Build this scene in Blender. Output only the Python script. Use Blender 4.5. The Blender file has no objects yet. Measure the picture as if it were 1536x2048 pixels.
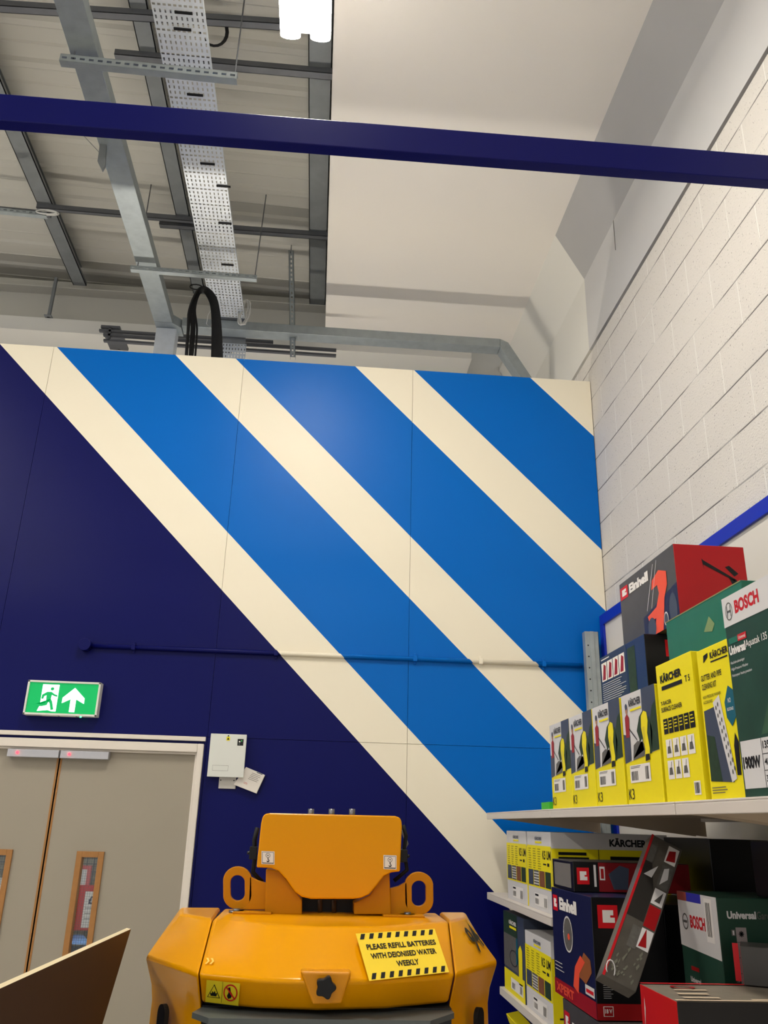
import bpy, bmesh, math, random
from mathutils import Vector, Matrix
random.seed(7)
SC = bpy.context.scene
COL = SC.collection
# ------------------------------------------------------------------ camera
YAW, PITCH, ROLL, FPX = 7.19133284e-02, 3.59688514e-01, 2.75499300e-02, 1665.63397
CAM = Vector((0, 0, 1.55))
def _basis():
    cy, sy, cp, sp = math.cos(YAW), math.sin(YAW), math.cos(PITCH), math.sin(PITCH)
    f = Vector((sy*cp, cy*cp, sp)); r = Vector((cy, -sy, 0)); u = r.cross(f)
    cr, sr = math.cos(ROLL), math.sin(ROLL)
    return cr*r + sr*u, -sr*r + cr*u, f
CR, CU, CF = _basis()
cd = bpy.data.cameras.new('camera'); cam = bpy.data.objects.new('camera', cd); COL.objects.link(cam)
cd.sensor_fit = 'HORIZONTAL'; cd.sensor_width = 36; cd.lens = FPX*36/1536; cd.clip_start = .02
cam.matrix_world = Matrix(((CR.x, CU.x, -CF.x, CAM.x), (CR.y, CU.y, -CF.y, CAM.y), (CR.z, CU.z, -CF.z, CAM.z), (0, 0, 0, 1)))
SC.camera = cam
# ------------------------------------------------------------------ light and exposure
SC.view_settings.view_transform = 'Standard'; SC.view_settings.look = 'None'
SC.view_settings.gamma = 1; SC.view_settings.use_curve_mapping = False
SC.view_settings.exposure = 1.12
LAMP_W = 50.0
w = bpy.data.worlds.new('store'); SC.world = w; w.use_nodes = True
w.node_tree.nodes['Background'].inputs[0].default_value = (1.0, .98, .95, 1)
w.node_tree.nodes['Background'].inputs[1].default_value = .34
SC.cycles.max_bounces = 8; SC.cycles.diffuse_bounces = 4
# ------------------------------------------------------------------ helpers
def at(x, y, ax, v):
    """the point seen at photograph pixel x, y on the plane axis = v"""
    d = CF + CR*((x-768)/FPX) - CU*((y-1024)/FPX)
    return CAM + d*((v-CAM[ax])/d[ax])
def lin(c):
    return tuple((v/255/12.92 if v/255 <= .04045 else ((v/255+.055)/1.055)**2.4) for v in c)
MATS = {}
def M(name, rgb=None, rough=.5, metal=0, noise=0, nscale=8, bump=0, bscale=200, emit=0, coat=0, alpha=None, trans=0, spec=.28):
    if name in MATS: return MATS[name]
    m = bpy.data.materials.new(name); m.use_nodes = True; MATS[name] = m
    nt = m.node_tree; b = nt.nodes['Principled BSDF']
    c = (*lin(rgb), 1)
    b.inputs['Base Color'].default_value = c; b.inputs['Roughness'].default_value = rough
    b.inputs['Metallic'].default_value = metal; b.inputs['Coat Weight'].default_value = coat
    b.inputs['Specular IOR Level'].default_value = spec
    b.inputs['Transmission Weight'].default_value = trans
    if emit:
        b.inputs['Emission Color'].default_value = c; b.inputs['Emission Strength'].default_value = emit
    if noise or bump:
        tc = nt.nodes.new('ShaderNodeTexCoord')
        if noise:
            n = nt.nodes.new('ShaderNodeTexNoise'); n.inputs['Scale'].default_value = nscale; n.inputs['Detail'].default_value = 6
            nt.links.new(tc.outputs['Object'], n.inputs['Vector'])
            mx = nt.nodes.new('ShaderNodeMix'); mx.data_type = 'RGBA'
            mx.inputs[6].default_value = (*[v*(1-noise) for v in c[:3]], 1); mx.inputs[7].default_value = (*[min(1, v*(1+noise)) for v in c[:3]], 1)
            nt.links.new(n.outputs['Fac'], mx.inputs[0]); nt.links.new(mx.outputs[2], b.inputs['Base Color'])
        if bump:
            n = nt.nodes.new('ShaderNodeTexNoise'); n.inputs['Scale'].default_value = bscale; n.inputs['Detail'].default_value = 3
            nt.links.new(tc.outputs['Object'], n.inputs['Vector'])
            bp = nt.nodes.new('ShaderNodeBump'); bp.inputs['Strength'].default_value = bump; bp.inputs['Distance'].default_value = .002
            nt.links.new(n.outputs['Fac'], bp.inputs['Height']); nt.links.new(bp.outputs[0], b.inputs['Normal'])
    return m
class MB:
    def __init__(s): s.v = []; s.f = []; s.m = []; s.s = []
    def add(s, vs, fs, mi=0, sm=False):
        o = len(s.v); s.v += [Vector(p) for p in vs]
        for f in fs: s.f.append([o+i for i in f]); s.m.append(mi); s.s.append(sm)
        return s
    def box(s, x0, x1, y0, y1, z0, z1, mi=0):
        return s.add([(x, y, z) for z in (z0, z1) for y in (y0, y1) for x in (x0, x1)],
                     [(0, 2, 3, 1), (4, 5, 7, 6), (0, 1, 5, 4), (2, 6, 7, 3), (0, 4, 6, 2), (1, 3, 7, 5)], mi)
    def hexa(s, bot, top, mi=0):          # four bottom and four top points, same order
        return s.add(list(bot)+list(top), [(3, 2, 1, 0), (4, 5, 6, 7), (0, 1, 5, 4), (1, 2, 6, 5), (2, 3, 7, 6), (3, 0, 4, 7)], mi)
    def prism(s, pts, vec, mi=0):         # planar polygon extruded by vec
        n = len(pts); a = [Vector(p) for p in pts]; b = [p+Vector(vec) for p in a]
        return s.add(a+b, [list(range(n))[::-1], list(range(n, 2*n))]+[(i, (i+1) % n, n+(i+1) % n, n+i) for i in range(n)], mi)
    def ringplate(s, outer, inner, vec, mi=0):   # plate with a hole; equal point counts
        n = len(outer); A = [Vector(p) for p in outer]; B = [Vector(p) for p in inner]; V = Vector(vec)
        vs = A+B+[p+V for p in A]+[p+V for p in B]; f = []
        for i in range(n):
            j = (i+1) % n
            f += [(i, j, n+j, n+i), (2*n+i, 3*n+i, 3*n+j, 2*n+j), (i, 2*n+i, 2*n+j, j), (n+i, n+j, 3*n+j, 3*n+i)]
        return s.add(vs, f, mi)
    def tube(s, pts, r, n=10, mi=0, closed=False):
        P = [Vector(p) for p in pts]; k = len(P); rings = []; prev = None
        for i, p in enumerate(P):
            if closed: t = P[(i+1) % k]-P[i-1]
            else: t = P[min(i+1, k-1)]-P[max(i-1, 0)]
            t.normalize()
            a = prev if prev is not None else (Vector((0, 0, 1)) if abs(t.z) < .9 else Vector((1, 0, 0)))
            a = (a-t*a.dot(t)).normalized(); prev = a; b = t.cross(a)
            rings.append([p+(a*math.cos(2*math.pi*q/n)+b*math.sin(2*math.pi*q/n))*r for q in range(n)])
        vs = [q for R in rings for q in R]; f = []
        for i in range(k if closed else k-1):
            for q in range(n):
                f.append((i*n+q, i*n+(q+1) % n, ((i+1) % k)*n+(q+1) % n, ((i+1) % k)*n+q))
        s.add(vs, f, mi, True)
        if not closed:
            o = len(s.v)-len(vs); s.f.append([o+q for q in range(n)][::-1]); s.m.append(mi); s.s.append(False)
            s.f.append([o+(k-1)*n+q for q in range(n)]); s.m.append(mi); s.s.append(False)
        return s
    def build(s, name, mats, parent=None, bevel=0, seg=2, loc=None, hard=False):
        if not isinstance(mats, (list, tuple)): mats = [mats]
        if parent is not None:
            r = parent
            while r.parent: r = r.parent
            o = r.location.copy()
        elif loc is not None: o = Vector(loc)
        else:
            xs = [p.x for p in s.v]; ys = [p.y for p in s.v]; zs = [p.z for p in s.v]
            o = Vector(((min(xs)+max(xs))/2, (min(ys)+max(ys))/2, min(zs)))
        me = bpy.data.meshes.new(name); me.from_pydata([p-o for p in s.v], [], s.f)
        for m in mats: me.materials.append(m)
        for p, mi, sm in zip(me.polygons, s.m, s.s): p.material_index = mi; p.use_smooth = sm
        me.update(); ob = bpy.data.objects.new(name, me); COL.objects.link(ob)
        if parent is not None: ob.parent = parent
        else: ob.location = o
        if bevel:
            b = ob.modifiers.new('bevel', 'BEVEL'); b.width = bevel; b.segments = seg; b.limit_method = 'ANGLE'; b.angle_limit = .5
            b.harden_normals = hard
        return ob
def tag(o, label, cat=None, group=None, kind=None):
    o['label'] = label
    if cat: o['category'] = cat
    if group: o['group'] = group
    if kind: o['kind'] = kind
    return o
def struct(o, label=None):
    o['kind'] = 'structure'
    if label: o['label'] = label
    return o
def thing(name, label, cat, loc, group=None):
    o = bpy.data.objects.new(name, None); o.empty_display_size = .1; COL.objects.link(o); o.location = loc
    return tag(o, label, cat, group)
def copy_thing(root, delta, label):
    r = root.copy(); COL.objects.link(r); r.location = root.location+Vector(delta); r['label'] = label
    def rec(a, b):
        for ch in a.children:
            c = ch.copy(); COL.objects.link(c); c.parent = b; rec(ch, c)
    rec(root, r); return r
_T = {}
def text_mesh(s, bold=0.0):
    bold = bold*1.3+.006
    k = (s, bold)
    if k in _T: return _T[k]
    cu = bpy.data.curves.new('t', 'FONT'); cu.body = s; cu.size = 1; cu.offset = bold; cu.resolution_u = 3
    o = bpy.data.objects.new('t', cu); COL.objects.link(o)
    dg = bpy.context.evaluated_depsgraph_get(); me = bpy.data.meshes.new_from_object(o.evaluated_get(dg))
    V = [(v.co.x, v.co.y) for v in me.vertices]; F = [list(p.vertices) for p in me.polygons]
    bpy.data.objects.remove(o); bpy.data.curves.remove(cu); bpy.data.meshes.remove(me)
    x0 = min(v[0] for v in V); x1 = max(v[0] for v in V); y0 = min(v[1] for v in V); y1 = max(v[1] for v in V)
    V = [((a-x0)/(x1-x0), (b-y0)/(y1-y0)) for a, b in V]
    _T[k] = (V, F); return _T[k]
class Art(MB):
    """flat print on a face: o is the lower left corner, U and V span the face (fractions 0..1)"""
    def __init__(s, o, U, V, lift=.0006):
        super().__init__(); s.o = Vector(o); s.U = Vector(U); s.V = Vector(V); s.n = s.U.cross(s.V).normalized(); s.l = lift
        s.mats = []
    def p(s, u, v, L): return s.o+s.U*u+s.V*v+s.n*(s.l+L*.0004)
    def mi(s, m):
        if m not in s.mats: s.mats.append(m)
        return s.mats.index(m)
    def rect(s, u0, v0, u1, v1, m, L=0): return s.poly([(u0, v0), (u1, v0), (u1, v1), (u0, v1)], m, L)
    def poly(s, pts, m, L=0):
        return s.add([s.p(u, v, L) for u, v in pts], [list(range(len(pts)))], s.mi(m))
    def ell(s, u, v, ru, rv, m, L=0, n=20):
        return s.poly([(u+ru*math.cos(2*math.pi*i/n), v+rv*math.sin(2*math.pi*i/n)) for i in range(n)], m, L)
    def ring(s, u, v, ru, rv, k, m, L=0, n=24):
        a = [(math.cos(2*math.pi*i/n), math.sin(2*math.pi*i/n)) for i in range(n)]
        vs = [s.p(u+ru*c, v+rv*d, L) for c, d in a]+[s.p(u+ru*k*c, v+rv*k*d, L) for c, d in a]
        return s.add(vs, [(i, (i+1) % n, n+(i+1) % n, n+i) for i in range(n)], s.mi(m))
    def line(s, a, b, w, m, L=0):
        lu, lv = s.U.length, s.V.length
        d = Vector(((b[0]-a[0])*lu, (b[1]-a[1])*lv)).normalized(); q = Vector((-d.y, d.x))*w/2
        return s.poly([(a[0]+q.x/lu, a[1]+q.y/lv), (a[0]-q.x/lu, a[1]-q.y/lv), (b[0]-q.x/lu, b[1]-q.y/lv), (b[0]+q.x/lu, b[1]+q.y/lv)], m, L)
    def text(s, t, u0, v0, u1, v1, m, L=2, bold=.012, rot=False):
        V, F = text_mesh(t, bold); i = s.mi(m)
        if rot: vs = [s.p(u0+(1-b)*(u1-u0), v0+a*(v1-v0), L) for a, b in V]
        else: vs = [s.p(u0+a*(u1-u0), v0+b*(v1-v0), L) for a, b in V]
        return s.add(vs, F, i)
    def bars(s, u0, v0, u1, v1, n, m, L=2):
        for i in range(n):
            u = u0+(u1-u0)*i/n; s.rect(u, v0, u+(u1-u0)/n*random.choice((.35, .5, .65)), v1, m, L)
    def lines(s, u0, v0, u1, v1, n, m, L=2, fill=.5):
        for i in range(n):
            v = v1-(v1-v0)*i/n; s.rect(u0, v-(v1-v0)/n*fill, u0+(u1-u0)*random.uniform(.7, 1), v, m, L)
    def done(s, name, parent, label=None):
        o = s.build(name, s.mats, parent)
        if label: o['label'] = label
        return o
# ------------------------------------------------------------------ materials
galv = M('galvanised steel', (158, 166, 168), .42, .45, noise=.22, nscale=14)
galvd = M('dull grey galvanised purlin', (124, 128, 130), .5, .35, noise=.2, nscale=9)
strutm = M('dark strut steel', (98, 100, 104), .45, .35, noise=.2)
trayw = M('pale galvanised tray', (214, 220, 226), .38, .3, noise=.12, nscale=18)
sheet = M('off white liner sheet', (190, 188, 179), .5)
whitebd = M('white board', (240, 235, 227), .6, bump=.15, bscale=40)
whitec = M('white paint and lit white', (222, 220, 212), .55)  # doubles as the lit white of far haunch, wall band and eaves flange
shadebd = M('shaded board grey', (172, 171, 170), .6, noise=.05, nscale=3)
cream = M('door frame cream', (214, 206, 196), .4)
doorg = M('grey door laminate', (150, 142, 128), .5, noise=.03, nscale=3)
oak = M('oak lipping', (156, 110, 62), .5, noise=.15, nscale=30)
black = M('black', (16, 16, 18), .45)
blackr = M('black rubber', (14, 14, 16), .6)
white = M('white print', (226, 222, 218), .5)
navyp = M('navy beam paint', (10, 14, 88), .35, spec=.15)
yel = M('machine yellow', (218, 148, 0), .2, spec=.15)
yelm = M('machine yellow satin', (190, 124, 0), .35, spec=.15)
grn = M('exit green glow', (0, 150, 78), .4, emit=.35)
exw = M('exit white glow', (226, 255, 240), .4, emit=.9)
ky = M('carton yellow', (232, 216, 18), .45)
kyd = M('carton duller yellow', (214, 196, 30), .3)  # duller yellow patch in the printed washer
kw = M('carton light grey', (206, 204, 204), .4)
kdk = M('carton slate', (62, 70, 88), .4)
ktree = M('print dark green', (38, 58, 40), .5, noise=.5, nscale=60)
kgrey = M('print grey stone', (92, 90, 86), .5, noise=.35, nscale=70)
red = M('print red', (190, 28, 36), .4)
redf = M('person print red', (150, 40, 44), .5)
brand_red = M('brand red', (200, 20, 30), .4)
einr = M('carton red', (150, 22, 26), .35)
einor = M('print orange red', (226, 80, 50), .4)
eind = M('carton charcoal', (70, 68, 66), .32, noise=.2, nscale=14)
einnavy = M('carton deep navy', (26, 30, 62), .28)
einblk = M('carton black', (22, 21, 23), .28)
bgrn = M('carton green', (34, 104, 84), .35, noise=.15, nscale=20)
bgrd = M('carton dark green', (34, 66, 54), .35, noise=.35, nscale=12)
brown = M('carton brown board', (160, 130, 98), .7)
shelfm = M('shelf cream white', (206, 198, 190), .4)
shelfu = M('shelf underside', (176, 160, 140), .6)
teal = M('print teal', (20, 90, 110), .4)
skin = M('print skin', (176, 130, 104), .6)
blue_lt = M('blue plastic', (28, 104, 172), .4)
# painted partition: diagonal stripes as a function of x + z
def stripes(name, rough):
    m = bpy.data.materials.new(name); m.use_nodes = True; nt = m.node_tree; b = nt.nodes['Principled BSDF']
    g = nt.nodes.new('ShaderNodeNewGeometry'); sp = nt.nodes.new('ShaderNodeSeparateXYZ'); nt.links.new(g.outputs['Position'], sp.inputs[0])
    a = nt.nodes.new('ShaderNodeMath'); a.operation = 'ADD'; nt.links.new(sp.outputs[0], a.inputs[0]); nt.links.new(sp.outputs[2], a.inputs[1])
    k = nt.nodes.new('ShaderNodeMath'); k.operation = 'DIVIDE'; k.inputs[1].default_value = 8; nt.links.new(a.outputs[0], k.inputs[0])
    r = nt.nodes.new('ShaderNodeValToRGB'); r.color_ramp.interpolation = 'CONSTANT'; e = r.color_ramp.elements
    nv, bl, wh = (*lin((8, 12, 80)), 1), (*lin((0, 98, 186)), 1), (*lin((232, 224, 204)), 1)
    e[0].position = 0; e[0].color = nv; e[1].position = 2.222/8; e[1].color = wh
    for c, q in ((2.605, bl), (3.398, wh), (3.80, bl), (4.612, wh), (5.012, bl), (5.822, wh)):
        n = e.new(c/8); n.color = q
    nt.links.new(k.outputs[0], r.inputs[0]); nt.links.new(r.outputs[0], b.inputs['Base Color'])
    b.inputs['Roughness'].default_value = rough; b.inputs['Specular IOR Level'].default_value = .13
    return m
stripe = stripes('striped wall paint', .36)
# blockwork
def blocks():
    m = bpy.data.materials.new('painted blockwork'); m.use_nodes = True; nt = m.node_tree; b = nt.nodes['Principled BSDF']
    g = nt.nodes.new('ShaderNodeNewGeometry'); sp = nt.nodes.new('ShaderNodeSeparateXYZ'); nt.links.new(g.outputs['Position'], sp.inputs[0])
    def mth(op, a, bv):
        n = nt.nodes.new('ShaderNodeMath'); n.operation = op; nt.links.new(a, n.inputs[0]); n.inputs[1].default_value = bv; return n.outputs[0]
    cb = nt.nodes.new('ShaderNodeCombineXYZ')
    nt.links.new(mth('ADD', sp.outputs[1], .13), cb.inputs[0]); nt.links.new(mth('SUBTRACT', sp.outputs[2], 2.979-.2297*12), cb.inputs[1])
    wob = nt.nodes.new('ShaderNodeTexNoise'); wob.inputs['Scale'].default_value = 3; nt.links.new(g.outputs['Position'], wob.inputs['Vector'])
    wm = nt.nodes.new('ShaderNodeVectorMath'); wm.operation = 'SCALE'; wm.inputs['Scale'].default_value = .006; nt.links.new(wob.outputs['Color'], wm.inputs[0])
    wa = nt.nodes.new('ShaderNodeVectorMath'); wa.operation = 'ADD'; nt.links.new(cb.outputs[0], wa.inputs[0]); nt.links.new(wm.outputs[0], wa.inputs[1])
    def brick(ms, wdt):
        t = nt.nodes.new('ShaderNodeTexBrick'); nt.links.new(wa.outputs[0], t.inputs['Vector'])
        t.inputs['Scale'].default_value = 1; t.inputs['Brick Width'].default_value = wdt; t.inputs['Row Height'].default_value = .2297
        t.inputs['Mortar Size'].default_value = ms; t.inputs['Mortar Smooth'].default_value = .3; t.offset = .5
        t.inputs['Color1'].default_value = (1, 1, 1, 1); t.inputs['Color2'].default_value = (.93, .93, .93, 1); t.inputs['Mortar'].default_value = (0, 0, 0, 1)
        return t
    t1 = brick(.005, .45); t2 = brick(.0042, 60)
    n = nt.nodes.new('ShaderNodeTexNoise'); n.inputs['Scale'].default_value = 110; n.inputs['Detail'].default_value = 2; nt.links.new(g.outputs['Position'], n.inputs['Vector'])
    pit = nt.nodes.new('ShaderNodeMapRange'); pit.inputs[1].default_value = .27; pit.inputs[2].default_value = .33; nt.links.new(n.outputs['Fac'], pit.inputs[0])
    nb = nt.nodes.new('ShaderNodeTexNoise'); nb.inputs['Scale'].default_value = 2.2; nb.inputs['Detail'].default_value = 4; nt.links.new(g.outputs['Position'], nb.inputs['Vector'])
    crk = nt.nodes.new('ShaderNodeMapRange'); crk.inputs[1].default_value = .48; crk.inputs[2].default_value = .78; nt.links.new(nb.outputs['Fac'], crk.inputs[0])
    # horizontal joints crack open in places
    inv = nt.nodes.new('ShaderNodeMath'); inv.operation = 'SUBTRACT'; inv.inputs[0].default_value = 1
    nt.links.new(t2.outputs['Fac'], inv.inputs[1])
    mx = nt.nodes.new('ShaderNodeMath'); mx.operation = 'MAXIMUM'; nt.links.new(inv.outputs[0], mx.inputs[0]); nt.links.new(crk.outputs[0], mx.inputs[1])
    pm = nt.nodes.new('ShaderNodeMath'); pm.operation = 'MULTIPLY'; nt.links.new(mx.outputs[0], pm.inputs[0]); nt.links.new(pit.outputs[0], pm.inputs[1])
    c = nt.nodes.new('ShaderNodeMix'); c.data_type = 'RGBA'; c.inputs[6].default_value = (*lin((104, 100, 98)), 1); c.inputs[7].default_value = (*lin((205, 200, 193)), 1)
    nt.links.new(pm.outputs[0], c.inputs[0])
    c2 = nt.nodes.new('ShaderNodeMix'); c2.data_type = 'RGBA'; c2.inputs[7].default_value = (*lin((224, 221, 214)), 1)
    tf = nt.nodes.new('ShaderNodeMath'); tf.operation = 'MULTIPLY'; nt.links.new(t1.outputs['Fac'], tf.inputs[0]); nt.links.new(mx.outputs[0], tf.inputs[1])
    nt.links.new(tf.outputs[0], c2.inputs[0]); nt.links.new(c.outputs[2], c2.inputs[6]); nt.links.new(c2.outputs[2], b.inputs['Base Color'])
    h = nt.nodes.new('ShaderNodeMath'); h.operation = 'MULTIPLY_ADD'; h.inputs[1].default_value = -1.0; nt.links.new(t1.outputs['Fac'], h.inputs[0])
    nt.links.new(n.outputs['Fac'], h.inputs[2])
    bp = nt.nodes.new('ShaderNodeBump'); bp.inputs['Strength'].default_value = .8; bp.inputs['Distance'].default_value = .004
    nt.links.new(h.outputs[0], bp.inputs['Height']); nt.links.new(bp.outputs[0], b.inputs['Normal'])
    b.inputs['Roughness'].default_value = .7
    return m
blockm = blocks()
# ------------------------------------------------------------------ structure
D, XW = 5.0, 1.783
struct(MB().box(-9, 2.2, -7, 8.2, -.1, 0).build('floor', M('floor pale vinyl', (214, 210, 202), .3, noise=.08, nscale=3)))
DX0, DX1, DZ = -2.215, -.645, 1.945      # door opening
mb = MB(); G = .0012; zs = 1.998
mb.box(-4.5, DX0-.04, D+.012, D+.1, 0, 4.485); mb.box(DX0-.04, DX1+.02, D+.012, D+.1, DZ+.02, 4.485); mb.box(DX1+.02, XW-.004, D+.012, D+.1, 0, 4.485)
for xa, xb_, za, zb_ in ((-4.5, -3.1, 0, 4.49), (-3.1, -1.884, zs, 4.49), (-3.1, DX0, 0, zs), (-1.884, -.62, zs, 4.49), (-.62, .533, zs, 4.49), (.533, XW-.004, zs, 4.49), (-.62, .533, 0, zs), (.533, XW-.004, 0, zs), (DX0, DX1, DZ, zs-.002)):
    mb.box(xa+G, xb_-G, D, D+.012, za+(G if za > 1 else 0), zb_-(G if zb_ < 3 else 0))
mb.box(DX1, -.62-G, D, D+.012, 0, zs-G)
wb = struct(mb.build('wall_back', stripe)); wb['label'] = 'navy, blue and cream diagonally striped partition wall'
# right wall
struct(MB().box(XW, XW+.2, -5.2, 7.4, 0, 4.70).build('wall_right', blockm), 'white painted blockwork wall')
struct(MB().box(XW+.006, XW+.2, -5.2, D, 4.745, 5.345, 0).box(XW+.006, XW+.2, D, 7.4, 4.745, 5.345, 1).build('wall_right.001', [M('upper wall shaded grey', (196, 195, 194), .6, noise=.04, nscale=4), whitec]), 'smooth band above the blockwork')  # shade in front of the partition put into the grey, lit part white
struct(MB().box(XW+.05, XW+.2, -5.2, 7.4, 4.70, 4.745).build('trim_2', M('open movement joint', (60, 56, 58), .8, noise=.3, nscale=20)), 'dark open joint along the wall top')
# white suspended ceiling, haunch lining
ZC = 5.72
struct(MB().box(-.11, 1.60, -5.2, 6.53, ZC, ZC+.05).build('ceiling.001', whitebd), 'flat white boarded ceiling')
mb = MB()
for y0, y1, mi in ((-5.2, D, 0), (D, 7.4, 1)):  # shadow edge at the partition painted in: grey before it, white beyond
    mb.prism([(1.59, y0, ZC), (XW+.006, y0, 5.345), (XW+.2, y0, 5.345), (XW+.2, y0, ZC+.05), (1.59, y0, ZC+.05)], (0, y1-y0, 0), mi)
struct(mb.build('trim_3', [shadebd, whitec]), 'sloping boarded haunch between ceiling and wall')
# thin joints in the haunch and upper wall
mb = MB()
def seg(a, b, wd=.0025):
    mb.tube([a, b], wd, 5)
seg(at(1081, 512, 0, 1.66), at(1150, 562, 0, 1.775), .002)
seg(at(1226, 435, 0, XW+.004), at(1231, 500, 0, XW+.004), .002)
struct(mb.build('trim_4', M('hairline crack', (110, 108, 104), .8)), 'hairline board joints')
# corrugated roof liner: falls gently to the right
def roofz(x): return 6.26-.028*(x+.2)
mb = MB(); prof = []; y = -5.13
while y < 6.95:
    prof += [(y, 0), (y+.24, 0), (y+.262, .018), (y+.308, .018)]; y += .33
for (ya, ha), (yb, hb) in zip(prof, prof[1:]):
    mb.add([(-4.5, ya, roofz(-4.5)-ha), (0.0, ya, roofz(0)-ha), (0.0, yb, roofz(0)-hb), (-4.5, yb, roofz(-4.5)-hb)], [(0, 1, 2, 3)])
# small swages between the ribs
yy = .12-5.13
while yy < 6.9:
    mb.add([(-4.5, yy-.012, roofz(-4.5)-.0005), (0, yy-.012, roofz(0)-.0005), (0, yy, roofz(0)-.006), (-4.5, yy, roofz(-4.5)-.006), (0, yy+.012, roofz(0)-.0005), (-4.5, yy+.012, roofz(-4.5)-.0005)], [(0, 1, 2, 3), (3, 2, 4, 5)])
    yy += .33
struct(mb.build('ceiling', sheet), 'off-white corrugated roof liner')
struct(MB().box(-4.5, 2.2, -5.2, 7.3, 6.46, 6.5).build('ceiling.002', sheet), 'roof deck over the liner')
# far building wall beyond the partition
mb = MB().box(-4.5, 2.0, 7.0, 7.1, 0, 6.45)
for z in (5.30, 5.36, 5.52): mb.box(-4.5, XW, 6.985, 7.0, z, z+.02)
struct(mb.build('wall_far', whitec), 'white lined wall beyond the partition')
# door frame and head
mb = MB()
fx = at(414, 1456, 1, D).x
mb.box(DX0-.03, DX1+.018, D-.022, D, DZ+.028, DZ+.052)
struct(mb.build('trim_5', cream, bevel=.002), 'cream door head strip')
mb = MB().box(DX0+.022, DX1-.022, D-.03, D+.1, DZ-.035, DZ+.012).box(DX1-.022, DX1+.012, D-.03, D+.1, 0, DZ+.012).box(DX0-.012, DX0+.022, D-.03, D+.1, 0, DZ+.012)
mb.box(DX1-.034, DX1-.022, D-.008, D+.05, 0, DZ-.035).box(DX0+.022, DX1-.034, D-.008, D+.05, DZ-.047, DZ-.035)
struct(mb.build('trim_6', cream, bevel=.003), 'cream door frame')
MID = -1.43
wire = M('wired glass wires', (90, 96, 96), .4, .5)
def leaf(x0, x1, wx0, wx1, nm, lab, lip):
    zt, zb, wt, wbm = DZ-.04, .01, 1.372, .55
    mb = MB(); y0, y1 = D+.012, D+.056
    mb.box(x0, wx0, y0, y1, zb, zt); mb.box(wx1, x1, y0, y1, zb, zt); mb.box(wx0, wx1, y0, y1, wt, zt); mb.box(wx0, wx1, y0, y1, zb, wbm)
    o = struct(mb.build(nm, doorg), lab)
    MB().box(lip[0], lip[1], y0-.002, y1, zb, zt).build('door_edge', oak, o)
    b = .026
    MB().box(wx0-.004, wx0+b, y0-.012, y1, wbm, wt+.004).box(wx1-b, wx1+.004, y0-.012, y1, wbm, wt+.004).box(wx0+b, wx1-b, y0-.012, y1, wt-b, wt+.004).box(wx0+b, wx1-b, y0-.012, y1, wbm-.004, wbm+b).build('window_frame', oak, o, bevel=.002)
    g = MB().box(wx0+b, wx1-b, y0+.02, y0+.026, wbm+b, wt-b).build('window_pane', M('clear glass', (238, 245, 242), .03, trans=1), o)
    mb = MB(); q = wx0+b+.012
    while q < wx1-b: mb.box(q-.0005, q+.0005, y0+.018, y0+.019, wbm+b, wt-b); q += .0125
    q = wbm+b
    while q < wt-b: mb.box(wx0+b, wx1-b, y0+.018, y0+.019, q-.0005, q+.0005); q += .0125
    mb.build('wire_mesh', wire, g)
    return o
leaf(MID+.004, DX1-.026, -1.256, -1.118, 'door_1', 'grey door leaf, right of the pair', (MID+.004, MID+.014))
leaf(DX0+.026, MID-.004, -1.745, -1.604, 'door_2', 'grey door leaf, left of the pair', (MID-.014, MID-.004))

# ------------------------------------------------------------------ overhead things
# navy beam
bl = at(0, 187, 1, 2.2); br = at(1536, 310, 1, 2.2)
b0 = at(0, 187, 1, 2.2); b1 = at(1536, 310, 1, 2.2); sl = (b1.z-b0.z)/(b1.x-b0.x)
def bz(x): return b0.z+sl*(x-b0.x)
xa, xb = -4.4, XW-.003
mb = MB(); H = .112
mb.hexa([(xa, 2.2, bz(xa)-H), (xb, 2.2, bz(xb)-H), (xb, 2.245, bz(xb)-H), (xa, 2.245, bz(xa)-H)], [(xa, 2.2, bz(xa)), (xb, 2.2, bz(xb)), (xb, 2.245, bz(xb)), (xa, 2.245, bz(xa))])
tag(mb.build('steel_beam', navyp, bevel=.003), 'navy blue horizontal beam crossing the whole view overhead', 'beam')
# purlins
def purlin(x0, x1, yend, label):
    mb = MB(); z0 = 6.1; zt = roofz(x0)-.019
    mb.box(x0, x1, -1.4, yend, z0, z0+.006)            # bottom flange
    mb.box(x0, x0+.006, -1.4, yend, z0, zt); mb.box(x1-.006, x1, -1.4, yend, z0, z0+.03)
    mb.box(x0+.006, x0+.05, -1.4, yend, zt-.006, zt)
    return tag(mb.build('roof_purlin', galvd), label, 'roof purlin', 'galvanised roof purlins')
purlin(-.275, -.125, 6.74, 'grey roof purlin running along the edge of the flat white ceiling')
purlin(-1.345, -1.235, 6.62, 'grey roof purlin beside the perforated cable tray')
purlin(-2.43, -2.31, 6.62, 'leftmost grey roof purlin above the navy beam')
# eaves beam
mb = MB().box(-4.4, -.115, 6.78, 6.80, 5.74, 6.24).box(-4.4, -.115, 6.66, 6.92, 6.09, 6.10).box(-4.4, 1.25, 6.62, 6.92, 5.60, 5.735, 1)  # lit flange and shaded web: light put into the two colours
tag(mb.build('eaves_beam', [sheet, whitec]), 'long white beam under the roof edge beyond the striped wall', 'beam')
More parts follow.
